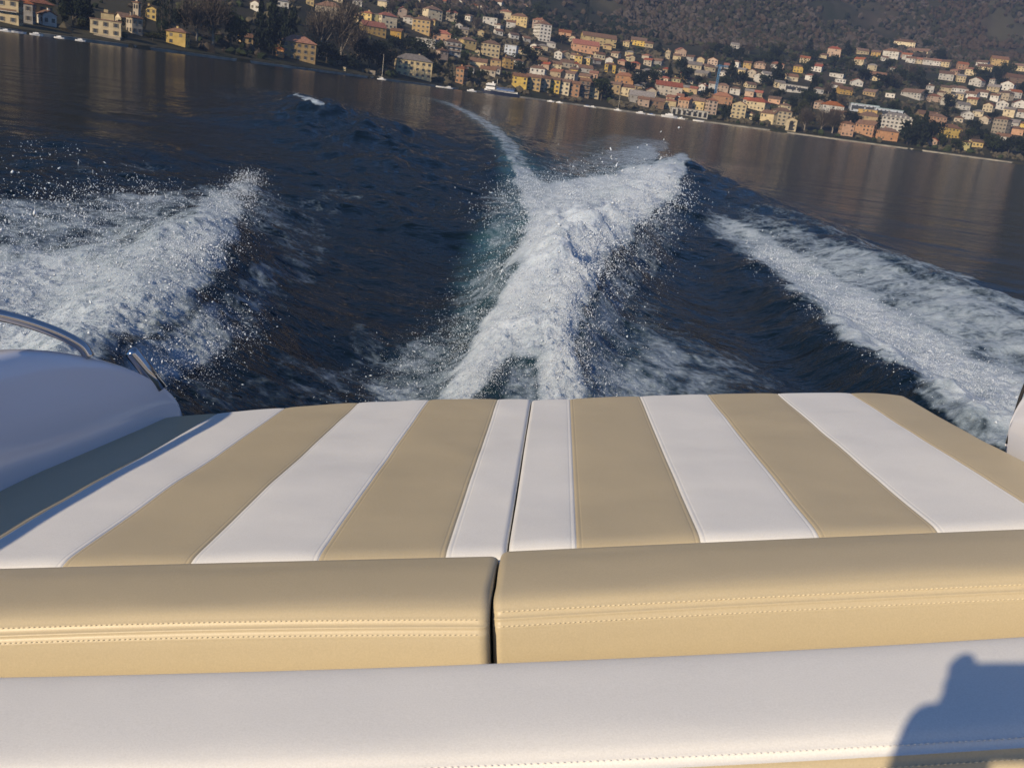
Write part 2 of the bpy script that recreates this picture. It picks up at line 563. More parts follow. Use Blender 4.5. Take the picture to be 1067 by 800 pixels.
def gunwale(side):
    """rounded bulwark beside the sunpad, its top falling away aft"""
    if side < 0:
        ys = np.concatenate([np.linspace(-2.0, 1.4, 12)[:-1], np.linspace(1.4, 2.3, 14)[:-1], np.linspace(2.3, 2.745, 40)])
    else:
        ys = np.concatenate([np.linspace(-2.0, 1.4, 12)[:-1], np.linspace(1.4, 1.9, 8)[:-1], np.linspace(1.9, 2.24, 34)])
    y_t0 = 2.15 if side < 0 else 2.02
    y_end = ys[-1]
    rows = []
    for y in ys:
        if side < 0:
            xin = np.interp(y, [1.0, 2.05, 2.86], [XL + 0.0, XL + 0.008, XL + 0.085])
        else:
            xin = np.interp(y, [1.0, 2.05, 2.86], [XR + 0.06, XR + 0.055, XR + 0.05])
        u = max(0.0, (y - y_t0) / (y_end - y_t0))
        zt = 0.272 * math.sqrt(max(0.0, 1 - u ** 1.5)) - 0.02 * u
        zt = max(zt, -0.02)
        lean = 0.06 * zt / 0.275
        zt2 = zt
        pr = [(0, -0.14), (0.0, -0.03), (-0.012 * (zt / .275), 0.10 * zt / 0.275), (-lean * 0.62, 0.68 * zt2), (-lean, zt2 - 0.03 * zt / .275), (-lean - 0.028, zt2 - 0.004),
              (-lean - 0.075, zt2), (-lean - 0.13, zt2 - 0.02 * zt / .275), (-0.29, zt2 * 0.55 - 0.02), (-0.30, -0.14), (-0.285, -0.32)]
        if side < 0 and False: pass
        P = catmull(pr, 6)
        wid = max(0.25, math.sqrt(max(0, 1 - (0.97 * u) ** 2)))
        P[:, 0] = P[:, 0] * (wid if u > 0 else 1.0)
        X = xin + P[:, 0] if side < 0 else xin - P[:, 0]
        rows.append(np.column_stack([X, np.full(len(P), y), P[:, 1]]))
    V = np.vstack(rows); m_ = len(rows[0])
    idx = np.arange(len(V)).reshape(len(rows), m_)
    Fq = np.stack([idx[:-1, :-1], idx[:-1, 1:], idx[1:, 1:], idx[1:, :-1]], -1).reshape(-1, 4)
    if side < 0: Fq = Fq[:, ::-1]
    Fl = Fq.tolist(); Fl.append(list(idx[-1, :])); Fl.append(list(idx[0, ::-1]))
    return obj('gunwale', mesh_from('gunwale', V, Fl, [M['gel']], None, True), boat)


gunwale(-1); gunwale(1)


def b3(px, py, yb):
    """boat point on the pixel's ray at aft distance yb"""
    d = C2B @ ray(px, py); t = yb / d[1]
    return (d[0] * t, yb, HP + d[2] * t)


# hand rail: bent steel tube rising forward from the gunwale
rp = [b3(93, 372, 2.40), b3(84, 360, 2.39), b3(62, 348, 2.36), b3(32, 337, 2.31), b3(0, 328.5, 2.25), b3(-40, 321, 2.17), (-1.345, 1.95, .362), (-1.365, 1.6, .372), (-1.375, 1.0, .378), (-1.375, .2, .378), (-1.34, -.6, .30)]
mb = MB(); mb.tube([tuple(p) for p in catmull(rp, 6)], 0.0145, 16)
mb.build('hand_rail', M['chrome'], boat, True)
# stern post with a domed end
top = np.array(b3(136.5, 366, 2.60)); bot = np.array(b3(167, 404, 2.66))
ax = bot - top
mb = MB()
pts = [top - ax * 0.055, top - ax * 0.05, top - ax * 0.035, top - ax * 0.01, top + ax * 0.03, top + ax * 0.5, bot]
mb.tube(pts, [0.001, 0.008, 0.014, 0.018, 0.0195, 0.0195, 0.0195], 18)
mb.build('stern_post', M['chrome'], boat, True)
# rubber edge strip on the starboard gunwale end
mb = MB()
e = [b3(1075, 385, 2.20), b3(1064, 412, 2.215), b3(1056, 438, 2.23), b3(1049.5, 462, 2.235)]
mb.tube([tuple(p) for p in catmull(e, 4)], 0.004, 8)
mb.build('edge_strip', M['rubber'], boat, True)
HAZE = 0.00019
# ================================================================== THE PHOTOGRAPHER (behind the lens; casts the shadow on the backrest)
M['skin'] = simple('skin', (0.55, 0.36, 0.27), 0.5, 0.05, 20)
M['jacket'] = simple('dark_jacket', (0.03, 0.035, 0.05), 0.75, 0.1, 15)
M['jeans'] = simple('blue_jeans', (0.05, 0.07, 0.12), 0.8, 0.15, 30)
M['hair'] = simple('brown_hair', (0.06, 0.04, 0.025), 0.6, 0.2, 60)
M['phone'] = simple('phone_case', (0.015, 0.015, 0.018), 0.3)


def skin_body(name, verts, edges, radii, root, mat, parent, levels=2):
    me = bpy.data.meshes.new(name); me.from_pydata(verts, edges, []); me.update()
    o = bpy.data.objects.new(name, me); COL.objects.link(o); o.parent = parent
    md = o.modifiers.new('skin', 'SKIN'); md.use_smooth_shade = True
    for i, r_ in enumerate(radii):
        s = me.skin_vertices[0].data[i]; s.radius = (r_, r_) if not isinstance(r_, tuple) else r_
        s.use_root = (i == root)
    sb = o.modifiers.new('sub', 'SUBSURF'); sb.levels = levels; sb.render_levels = levels
    me.materials.append(mat)
    return o


def person():
    t = thing('person', 'seated photographer in dark jacket holding up a phone with both hands', 'person', mat=BOAT)
    z0 = HP; PX = -0.032            # the lens sits near one end of the phone
    # torso, arms, legs as one continuous body
    v = []; e = []; r_ = []
    def add(p, rad, to=None):
        v.append(p); r_.append(rad)
        if to is not None: e.append((to, len(v) - 1))
        return len(v) - 1
    pel = add((-0.03, -0.46, -0.14), 0.155)
    wai = add((-0.03, -0.46, 0.03), 0.14, pel)
    che = add((-0.03, -0.42, 0.21), 0.155, wai)
    nec = add((-0.03, -0.39, 0.37), 0.06, che)
    hd0 = add((-0.03, -0.355, 0.45), 0.062, nec)
    hd1 = add((-0.03, -0.345, 0.53), 0.085, hd0)
    hd2 = add((-0.03, -0.355, 0.61), 0.072, hd1)
    for sx in (-1, 1):
        sh = add((-0.03 + sx * 0.18, -0.41, 0.29), 0.066, che)
        el = add((-0.05 + sx * 0.27, -0.20, 0.19), 0.052, sh)
        wr = add((PX + sx * 0.138, -0.074, 0.480), 0.050, el)
        pa = add((PX + sx * 0.104, -0.046, 0.578), 0.050, wr)
        kn = add((-0.03 + sx * 0.12, 0.02, -0.17), 0.068, pel)
        an = add((-0.03 + sx * 0.12, 0.02, -0.62), 0.043, kn)
        fo = add((-0.03 + sx * 0.13, 0.17, -0.675), 0.036, an)
    b = skin_body('body', v, e, r_, pel, M['jacket'], t)
    # fingers folded over the phone's ends
    for sx in (-1, 1):
        for k, (dz, ln) in enumerate(((0.062, .9), (0.040, 1.0), (0.018, .95), (-0.004, .8))):
            a = (PX + sx * 0.100, -0.050, z0 - 0.012 + dz * 0.8)
            p1 = (PX + sx * 0.110, -0.022, z0 + dz)
            p2 = (PX + sx * 0.094, -0.005, z0 + dz + 0.003)
            p3 = (PX + sx * (0.094 - 0.016 * ln), -0.003, z0 + dz + 0.002)
            skin_body('finger', [a, p1, p2, p3], [(0, 1), (1, 2), (2, 3)], [.0135, .0135, .0125, .011], 0, M['skin'], b, 2)
        skin_body('thumb', [(PX + sx * .096, -.052, z0 - .02), (PX + sx * .083, -.045, z0 - .036), (PX + sx * .06, -.033, z0 - .03)], [(0, 1), (1, 2)], [.012, .011, .009], 0, M['skin'], b, 2)
    # face and hair
    for sx in (-1, 1):
        mb = MB(); mb.tube([(-0.03 + sx * 0.03, -0.262, 0.535), (-0.03 + sx * 0.03, -0.256, 0.535)], [.012, .006], 10)
        mb.build('eye', M['phone'], b, True)
    mb = MB(); mb.tube([(-0.03, -0.268, 0.545), (-0.03, -0.246, 0.50), (-0.03, -0.262, 0.494)], [.008, .014, .010], 10)
    mb.build('nose', M['skin'], b, True)
    mb = MB(); mb.tube([(-0.052, -0.27, 0.468), (-0.03, -0.264, 0.466), (-0.008, -0.27, 0.468)], [.003, .006, .003], 8)
    mb.build('mouth', M['skin'], b, True)
    for sx in (-1, 1):
        mb = MB(); mb.tube([(-0.03 + sx * 0.088, -0.355, 0.555), (-0.03 + sx * 0.096, -0.36, 0.53), (-0.03 + sx * 0.088, -0.352, 0.505)], [.008, .014, .008], 8)
        mb.build('ear', M['skin'], b, True)
    skin_body('hair', [(-0.03, -0.44, 0.5), (-0.03, -0.41, 0.59), (-0.03, -0.35, 0.635), (-0.03, -0.295, 0.625)], [(0, 1), (1, 2), (2, 3)], [.05, .075, .075, .05], 0, M['hair'], b, 2)
    ph = thing('phone', 'dark phone held up in front of the photographer', 'phone', mat=BOAT)
    mb = MB(); mb.box((PX, -0.013, z0 + .003), (0.185, 0.008, 0.122)); mb.build('casing', M['phone'], ph)
    mb = MB(); mb.box((PX, -0.0176, z0 + .003), (0.177, 0.0008, 0.114)); mb.build('screen', M['phone'], ph)


person()
# ================================================================== THE LAKE
def wake_fields(X, Y):
    """height of the wake and its foam at flat-water points (arrays)"""
    px, py, dep = project(np.column_stack([X.ravel(), Y.ravel(), np.zeros(X.size)]))
    return px.reshape(X.shape), py.reshape(X.shape), dep.reshape(X.shape)


def seg_dist(X, Y, P, ys=1.0):
    """distance to polyline P[(x,y,vals...)] with interpolated vals; ys scales y differences"""
    best = np.full(X.shape, 1e9); vals = [np.zeros(X.shape) for _ in range(P.shape[1] - 2)]
    for a, b in zip(P[:-1], P[1:]):
        dx, dy = b[0] - a[0], (b[1] - a[1]) * ys
        ll = dx * dx + dy * dy + 1e-12
        t = np.clip(((X - a[0]) * dx + (Y - a[1]) * ys * dy) / ll, 0, 1)
        d = np.hypot(X - a[0] - t * dx, (Y - a[1]) * ys - t * dy)
        w_ = d < best
        best = np.where(w_, d, best)
        for k in range(len(vals)):
            vals[k] = np.where(w_, a[2 + k] + (b[2 + k] - a[2 + k]) * t, vals[k])
    return best, vals


# wave crests: photo pixel of the crest, height (m), half-width (m)
RIDGES = [
    [(480, 420, .12, .18), (514, 365, .20, .24), (538, 320, .24, .28), (555, 272, .26, .36), (575, 235, .26, .6), (560, 200, .10, .9), (545, 180, .05, 1.0)],
    [(590, 420, .15, .22), (586, 360, .23, .24), (592, 310, .28, .28), (606, 265, .32, .38), (634, 230, .36, .55), (668, 202, .42, .8), (694, 182, .40, 1.0), (716, 166, .03, .9)],
    [(735, 236, .10, .6), (790, 262, .22, .45), (850, 305, .30, .38), (920, 352, .34, .33), (980, 390, .36, .3), (1040, 420, .36, .3), (1120, 465, .3, .3)],
    [(690, 176, .10, 1.2), (760, 200, .22, 1.0), (830, 228, .24, .8), (900, 262, .24, .7), (1000, 300, .24, .6), (1120, 350, .24, .5)],
    [(278, 172, .04, .9), (240, 208, .20, .6), (205, 250, .36, .5), (160, 310, .36, .45), (90, 390, .32, .4), (0, 480, .3, .4)],
    [(150, 150, .16, 1.6), (60, 172, .18, 1.4), (-80, 205, .2, 1.0)],
    [(296, 96, .10, 2.0), (325, 106, .55, 1.8), (350, 120, .55, 2.0), (395, 140, .40, 1.8), (440, 168, .26, 1.4), (470, 215, .14, 1.0)],
    [(400, 330, .05, .4), (405, 260, .10, .6), (400, 205, .16, .9), (380, 165, .2, 1.3), (345, 135, .2, 2.0)],
    [(462, 104, .06, 2.5), (500, 125, .16, 1.8), (525, 150, .2, 1.2), (545, 180, .2, .8)],
]
TROUGHS = [
    [(420, 420, -.10, .5), (450, 330, -.20, .8), (465, 260, -.26, 1.1), (470, 205, -.24, 1.6), (440, 160, -.2, 2.2)],
    [(900, 420, -.12, .5), (830, 350, -.22, .7), (760, 290, -.24, 1.0), (720, 240, -.2, 1.4)],
    [(330, 330, -.08, .8), (340, 230, -.16, 1.4), (320, 150, -.2, 2.6)],
]
# foam: photo pixel, half-width in px, density
FOAM = [
    [(-80, 330, 105, .80), (60, 318, 98, .78), (150, 292, 72, .71), (222, 236, 34, .70), (248, 200, 18, .60), (262, 182, 9, .40)],
    [(-60, 235, 40, .56), (80, 230, 38, .53), (170, 224, 32, .54), (225, 204, 16, .46)],
    [(-60, 178, 18, .30), (90, 180, 20, .34), (210, 178, 12, .3)],
    [(170, 385, 40, .62), (215, 345, 40, .55), (280, 292, 28, .45), (330, 262, 18, .3)],
    [(270, 215, 30, .46), (300, 240, 42, .42), (350, 205, 34, .32), (400, 215, 24, .2)],
    [(200, 420, 26, .42), (290, 412, 30, .36), (380, 408, 30, .40)],
    [(352, 345, 30, .28), (300, 370, 30, .30), (420, 330, 24, .22)],
    [(420, 405, 42, .60), (450, 365, 24, .48), (480, 330, 22, .40), (500, 290, 20, .36)],
    [(478, 414, 16, .84), (514, 366, 20, .90), (538, 320, 21, .95), (555, 272, 23, .98), (574, 234, 27, .98), (566, 208, 22, .8), (548, 188, 14, .66), (542, 168, 11, .55)],
    [(590, 418, 25, .90), (585, 360, 22, .94), (590, 312, 26, .98), (606, 268, 29, 1.0), (632, 234, 32, 1.0), (664, 206, 27, 1.0), (692, 182, 22, 1.0), (710, 166, 10, .7)],
    [(555, 345, 26, .85), (568, 310, 30, .95), (585, 262, 30, 1.0), (600, 228, 30, 1.0)],
    [(545, 405, 22, .58), (550, 380, 20, .5)],
    [(560, 212, 22, .80), (600, 204, 22, .86), (640, 196, 20, .9), (672, 180, 16, .8)],
    [(628, 405, 30, .54), (632, 345, 26, .52), (658, 285, 24, .48), (700, 228, 20, .42)],
    [(440, 410, 34, .52), (478, 360, 24, .5), (505, 310, 18, .46), (522, 262, 16, .44), (520, 215, 22, .46)],
    [(520, 215, 26, .42), (560, 190, 30, .40), (620, 176, 26, .48), (672, 160, 18, .62)],
    [(575, 165, 22, .36), (640, 148, 14, .42), (690, 152, 10, .5)],
    [(655, 412, 46, .62), (690, 372, 38, .55), (670, 330, 26, .40), (655, 296, 18, .3)],
    [(735, 410, 46, .56), (770, 402, 34, .42), (800, 412, 20, .3)],
    [(680, 335, 30, .40), (735, 368, 34, .46), (785, 395, 28, .44)],
    [(310, 385, 34, .40), (360, 400, 34, .44), (400, 380, 26, .42), (380, 350, 26, .36)],
    [(250, 330, 34, .44), (300, 300, 30, .40), (320, 260, 34, .40)],
    [(715, 222, 9, .30), (742, 232, 13, .52), (792, 256, 20, .70), (850, 296, 28, .80), (920, 341, 35, .86), (980, 380, 38, .88), (1040, 408, 40, .86), (1120, 445, 44, .84)],
    [(740, 212, 10, .36), (800, 236, 18, .46), (860, 266, 28, .60), (950, 308, 38, .64), (1067, 358, 50, .66), (1140, 395, 50, .66)],
    [(745, 200, 5, .3), (850, 232, 7, .42), (950, 275, 9, .5), (1067, 318, 12, .6)],
    [(960, 408, 16, .5), (1010, 436, 22, .62), (1080, 470, 26, .6)],
    [(306, 97, 1.6, .5), (322, 103, 3.0, .86), (342, 112, 2.0, .55)],
    [(446, 102, 1.8, .34), (470, 109, 2.6, .50), (500, 124, 4.8, .56), (522, 142, 7.5, .56), (542, 168, 11, .56)],
]
AERATED = [
    [(446, 102, 2.5, .35), (475, 111, 4, .6), (505, 128, 8, .7), (530, 150, 14, .8), (545, 180, 24, .8), (545, 215, 30, .6), (516, 255, 26, .85), (505, 300, 26, .6), (490, 345, 24, .4)],
    [(560, 330, 60, .35), (640, 380, 70, .25), (480, 380, 60, .25)],
    [(600, 180, 40, .4), (660, 165, 30, .4)],
]


def lake_height(X, Y, with_chop=True):
    px, py, dep = wake_fields(X, Y)
    h = np.zeros(X.shape); dist = np.zeros(X.shape)
    wob = fbm(X * 0.6, Y * 0.6, 3, 5)
    for rid, sg in [(r_, 1) for r_ in RIDGES] + [(r_, -1) for r_ in TROUGHS]:
        P = np.array([[*wpt(a, b, max(hh, 0) * 0.8), hh, ww] for a, b, hh, ww in rid])
        d, (hh, ww) = seg_dist(X, Y, P)
        d = d * (1 + 0.25 * wob)
        # asymmetric falloff: gaussian core with a longer skirt
        g = 0.8 * np.exp(-(d / ww) ** 2) + 0.2 * np.exp(-(d / (2.2 * ww)) ** 2)
        h = h + hh * g * (1 + 0.40 * fbm(X * 1.5, Y * 1.5, 4, 31) * (sg > 0))
        if sg > 0: dist = np.maximum(dist, np.exp(-(d / (2.6 * ww)) ** 2))
    return h, dist, px, py


def foam_at(px, py):
    dens = np.zeros(px.shape)
    for k, P in enumerate(FOAM):
        d, (hw, de) = seg_dist(px, py, np.array(P, float), 1.25)
        s = 1 - sstep(0.45, 1.55, d / hw)
        dens = np.maximum(dens, de * s)
    aer = np.zeros(px.shape)
    for P in AERATED:
        d, (hw, de) = seg_dist(px, py, np.array(P, float), 1.25)
        aer = np.maximum(aer, de * (1 - sstep(0.2, 1.5, d / hw)))
    return dens, aer


def build_lake():
    a_f = np.linspace(R(-37), R(37), 1250)
    a_l = np.linspace(R(-180), R(-37), 60)[:-1]; a_r = np.linspace(R(37), R(180), 60)[1:]
    ang = np.concatenate([a_l, a_f, a_r])
    rs = [0.05, 0.6, 1.2, 1.8, 2.4, 2.9]
    r_ = 3.2
    while r_ < 2400:
        rs.append(r_)
        st = r_ * r_ / 1500.0 * 0.5
        r_ += max(min(st, 60.0), 0.006)
    rs = np.array(rs)
    A, RR = np.meshgrid(ang, rs)
    X = RR * np.sin(A); Y = RR * np.cos(A)
    print('lake grid', X.shape)
    H = np.zeros(X.shape); dens = np.zeros(X.shape); aer = np.zeros(X.shape); dis = np.zeros(X.shape)
    near = rs < 140
    sl = slice(0, int(near.sum()))
    fr = np.abs(ang) < R(60)
    ix = np.ix_(near, fr)
    x, y = X[ix], Y[ix]
    h, dist, px, py = lake_height(x, y)
    behind = y > 0.5
    # foam follows the lifted surface as seen
    qx, qy, _ = project(np.column_stack([x.ravel(), y.ravel(), h.ravel()]))
    qx = qx.reshape(x.shape); qy = qy.reshape(x.shape)
    # ragged margins
    wx = 15 * fbm(x * .9, y * .7, 4, 201) + 7 * fbm(x * 5, y * 4, 3, 203); wy = 9 * fbm(x * .9, y * .7, 4, 205) + 5 * fbm(x * 5, y * 4, 3, 207)
    far_ = np.clip(9.0 / np.hypot(x, y), .12, 1.2)
    de, ae = foam_at(qx + wx * far_, qy + wy * far_)
    de = de * behind; ae = ae * behind
    cell = np.hypot(x, y) ** 2 / 1500.0 * 0.5
    fade = lambda wl: sstep(1.5, 5.0, wl / np.maximum(cell, 1e-4) * 0.9)   # drop waves finer than the grid
    # chop in the disturbed water, boiling in the foam
    rough = np.clip(dist * 0.9 + de, 0, 1.2)
    ch = 0.045 * fbm(x * 1.1, y * 1.3, 3, 41) * fade(.6) + 0.026 * fbm(x * 3.6 + 3, y * 4.4, 3, 47) * fade(.25)
    n1 = 1 - np.abs(fbm(x * 2.6, y * 2.6, 4, 53)) * 2
    n2 = 1 - np.abs(fbm(x * 8.0, y * 8.0, 4, 59)) * 2
    n3 = fbm(x * 26.0, y * 26.0, 3, 61)
    boil = np.clip(de, 0, 1.2) ** 1.5 * (0.03 * (n1 - .4) * fade(.4) + 0.026 * (n2 - .4) * fade(.12) + 0.024 * n3 * fade(.04))
    thick = sstep(0.85, 1.1, de)
    boil = boil + thick * (0.09 * fbm(x * 3.4 + 9, y * 3.4, 5, 67) * fade(.3) + 0.03 * n3 * fade(.04))
    h = h + ch * np.maximum(rough, .22) + boil + 0.006 * fbm(x * 1.6, y * 2.2, 3, 71) * fade(.5)
    # hollow under and just behind the hull
    Pw = np.column_stack([x.ravel() - BO[0], y.ravel() - BO[1], -np.full(x.size, BO[2])]) @ B2W
    hxb = Pw[:, 0].reshape(x.shape); hyb = Pw[:, 1].reshape(x.shape)
    ins = sstep(1.5, 1.0, np.abs(hxb - XC)) * sstep(3.7, 2.9, hyb)
    h = h * (1 - ins) - 0.25 * ins
    H[ix] = h; dens[ix] = de; aer[ix] = ae; dis[ix] = np.clip(dist, 0, 1)
    V = np.stack([X, Y, H], -1).reshape(-1, 3)
    n, m = X.shape
    idx = np.arange(n * m).reshape(n, m)
    Fq = np.stack([idx[:-1, :-1], idx[:-1, 1:], idx[1:, 1:], idx[1:, :-1]], -1).reshape(-1, 4)[:, ::-1]
    me = mesh_from('lake_water', V, Fq, [M['water']], None, True)
    for nm, arr in (('foam', dens), ('aerated', aer), ('disturbed', dis)):
        at = me.attributes.new(nm, 'FLOAT', 'POINT'); at.data.foreach_set('value', arr.astype(np.float32).ravel())
    obj('lake_water', me, None, 'structure')


def water_material():
    m, nt, p = newmat('lake_water')
    geo = N(nt, 'ShaderNodeNewGeometry')
    def attr(nm):
        a = N(nt, 'ShaderNodeAttribute'); a.attribute_name = nm; return a.outputs['Fac']
    foam, aer, dis = attr('foam'), attr('aerated'), attr('disturbed')
    def mth(op, a, b=None, c=None, clamp=False):
        n = N(nt, 'ShaderNodeMath', operation=op); n.use_clamp = clamp
        for i, v in enumerate((a, b, c)):
            if v is None: continue
            if isinstance(v, (int, float)): n.inputs[i].default_value = v
            else: L(nt, v, n.inputs[i])
        return n.outputs[0]
    def noise(scale, det=4, rough=.55, vec=None, stretch=None):
        n = N(nt, 'ShaderNodeTexNoise'); n.inputs['Scale'].default_value = scale; n.inputs['Detail'].default_value = det
        n.inputs['Roughness'].default_value = rough
        v = vec or geo.outputs['Position']
        if stretch:
            mp = N(nt, 'ShaderNodeMapping'); mp.inputs['Scale'].default_value = stretch; L(nt, v, mp.inputs['Vector']); v = mp.outputs['Vector']
        L(nt, v, n.inputs['Vector']); return n
    # warped position -> lacy foam
    wn = noise(1.6, 3)
    sub = N(nt, 'ShaderNodeVectorMath', operation='SUBTRACT'); L(nt, wn.outputs['Color'], sub.inputs[0]); sub.inputs[1].default_value = (.5, .5, .5)
    sc = N(nt, 'ShaderNodeVectorMath', operation='SCALE'); L(nt, sub.outputs[0], sc.inputs[0]); sc.inputs['Scale'].default_value = 0.55
    add = N(nt, 'ShaderNodeVectorMath', operation='ADD'); L(nt, geo.outputs['Position'], add.inputs[0]); L(nt, sc.outputs[0], add.inputs[1])
    wp_ = add.outputs[0]
    def lace(scale):
        v = N(nt, 'ShaderNodeTexVoronoi', feature='DISTANCE_TO_EDGE'); v.inputs['Scale'].default_value = scale
        L(nt, wp_, v.inputs['Vector'])
        return mth('SUBTRACT', 1.0, mth('MULTIPLY', v.outputs['Distance'], 2.6), clamp=True)
    big = noise(1.1, 6, .62, wp_, (1, .8, 1)).outputs['Fac']
    mid = noise(5.0, 6, .65, wp_).outputs['Fac']
    fine = noise(24, 5, .65).outputs['Fac']
    l1, l2 = lace(3.0), lace(9.0)
    pat = mth('ADD', mth('MULTIPLY', big, .42), mth('MULTIPLY', mid, .42))
    pat = mth('ADD', pat, mth('MULTIPLY', fine, .36))
    pat = mth('ADD', pat, mth('MULTIPLY', l1, .14))
    pat = mth('ADD', pat, mth('MULTIPLY', l2, .10))
    # pat is about 0.3 .. 0.95
    x = mth('ADD', foam, pat)
    ss = N(nt, 'ShaderNodeMapRange', interpolation_type='SMOOTHSTEP'); L(nt, x, ss.inputs[0])
    ss.inputs[1].default_value = 1.10; ss.inputs[2].default_value = 1.46
    fm = mth('MULTIPLY', ss.outputs[0], mth('GREATER_THAN', foam, 0.02))
    # ---- water
    mc = N(nt, 'ShaderNodeMix', data_type='RGBA'); mc.inputs[6].default_value = (0.0035, 0.0085, 0.0145, 1); mc.inputs[7].default_value = (0.045, 0.115, 0.15, 1)
    an = mth('MULTIPLY', aer, mth('ADD', mth('MULTIPLY', mid, .9), .35), clamp=True)
    L(nt, an, mc.inputs[0])
    p.inputs['IOR'].default_value = 1.333; L(nt, mth('SUBTRACT', .14, mth('MULTIPLY', dis, .08)), p.inputs['Roughness'])
    L(nt, mc.outputs[2], p.inputs['Base Color'])
    # ripples: long lake ripples everywhere, sharper chop where the boat disturbed it
    r1 = noise(1.0, 3, .5, None, (.85, 1.3, 1)).outputs['Fac']
    r2 = noise(4.5, 4, .6, None, (.85, 1.25, 1)).outputs['Fac']
    paws = mth('ADD', mth('MULTIPLY', noise(.03, 3, .6).outputs['Fac'], 2.6), -.45)
    paws = mth('MAXIMUM', paws, .25)
    r3 = noise(15, 3, .6, None, (.8, 1.3, 1)).outputs['Fac']
    h = mth('ADD', mth('MULTIPLY', r1, mth('MULTIPLY', paws, mth('ADD', mth('MULTIPLY', dis, .020), .050))), mth('MULTIPLY', r2, mth('ADD', mth('MULTIPLY', dis, .026), .018)))
    r0 = noise(.32, 2, .5, None, (.7, 1.3, 1)).outputs['Fac']
    h = mth('ADD', h, mth('MULTIPLY', r0, mth('MULTIPLY', paws, .16)))
    h = mth('ADD', h, mth('MULTIPLY', r3, mth('ADD', mth('MULTIPLY', dis, .0095), .0004)))
    b = N(nt, 'ShaderNodeBump'); b.inputs['Strength'].default_value = 1.0; b.inputs['Distance'].default_value = 1.0
    L(nt, h, b.inputs['Height']); L(nt, b.outputs['Normal'], p.inputs['Normal'])
    # ---- foam
    fo = N(nt, 'ShaderNodeBsdfPrincipled')
    fo.inputs['Roughness'].default_value = 0.55; fo.inputs['IOR'].default_value = 1.33
    fo.inputs['Subsurface Weight'].default_value = 0.7; fo.inputs['Subsurface Radius'].default_value = (1.0, 1.15, 1.3); fo.inputs['Subsurface Scale'].default_value = 0.05
    fc = N(nt, 'ShaderNodeMix', data_type='RGBA'); fc.inputs[6].default_value = (0.14, 0.20, 0.26, 1); fc.inputs[7].default_value = (0.55, 0.62, 0.71, 1)
    th = N(nt, 'ShaderNodeMapRange'); L(nt, x, th.inputs[0]); th.inputs[1].default_value = 1.15; th.inputs[2].default_value = 1.95
    L(nt, th.outputs[0], fc.inputs[0]); L(nt, fc.outputs[2], fo.inputs['Base Color'])
    fh = mth('ADD', mth('MULTIPLY', fine, .012), mth('MULTIPLY', noise(80, 3, .7).outputs['Fac'], .007))
    fb = N(nt, 'ShaderNodeBump'); fb.inputs['Strength'].default_value = 1.0; fb.inputs['Distance'].default_value = 1.0
    L(nt, mth('ADD', fh, mth('MULTIPLY', mid, .03)), fb.inputs['Height']); L(nt, fb.outputs['Normal'], fo.inputs['Normal'])
    mix = N(nt, 'ShaderNodeMixShader'); L(nt, fm, mix.inputs[0]); L(nt, p.outputs[0], mix.inputs[1]); L(nt, fo.outputs[0], mix.inputs[2])
    out = nt.nodes['Material Output']; L(nt, mix.outputs[0], out.inputs['Surface'])
    return m


M['water'] = water_material()
build_lake()

# ---- flying spray: countless drops thrown up along the breaking crests
M['spray'] = simple('spray_drops', (0.60, 0.67, 0.76), 0.2)
SPRAY = [  # photo pixel, half-width px, height thrown (m), share
    ([(-30, 318, 100, .40), (90, 300, 88, .40), (170, 270, 60, .30), (225, 232, 34, .2), (262, 185, 14, .15)], 21000),
    ([(-20, 225, 45, .45), (100, 215, 38, .35), (180, 205, 26, .2)], 3000),
    ([(0, 155, 20, .5), (90, 160, 16, .35)], 120),
    ([(480, 412, 22, .1), (514, 366, 25, .14), (538, 320, 26, .18), (555, 272, 30, .22), (572, 232, 36, .28), (560, 205, 30, .22)], 10000),
    ([(590, 412, 28, .1), (586, 360, 28, .14), (592, 308, 32, .18), (608, 262, 36, .24), (640, 226, 38, .28), (676, 196, 30, .28), (706, 170, 18, .22)], 12000),
    ([(580, 410, 60, .1), (640, 400, 70, .12)], 1500),
    ([(400, 408, 60, .16), (450, 370, 30, .16), (500, 320, 30, .2)], 2200),
    ([(792, 258, 18, .12), (850, 298, 24, .16), (920, 343, 28, .2), (980, 382, 30, .22), (1040, 410, 34, .25), (1110, 440, 36, .25)], 9000),
    ([(180, 380, 45, .2), (250, 330, 40, .16)], 2000),
    ([(545, 205, 40, .35), (600, 200, 45, .5), (650, 190, 40, .45), (690, 172, 24, .35)], 4500),
    ([(480, 400, 50, .16), (520, 320, 44, .22), (545, 260, 46, .28), (530, 205, 40, .25)], 5000),
    ([(610, 400, 50, .14), (620, 320, 46, .2), (655, 250, 46, .26), (705, 195, 34, .26)], 5000),
    ([(310, 99, 3, .2), (336, 108, 4, .3)], 500),
]


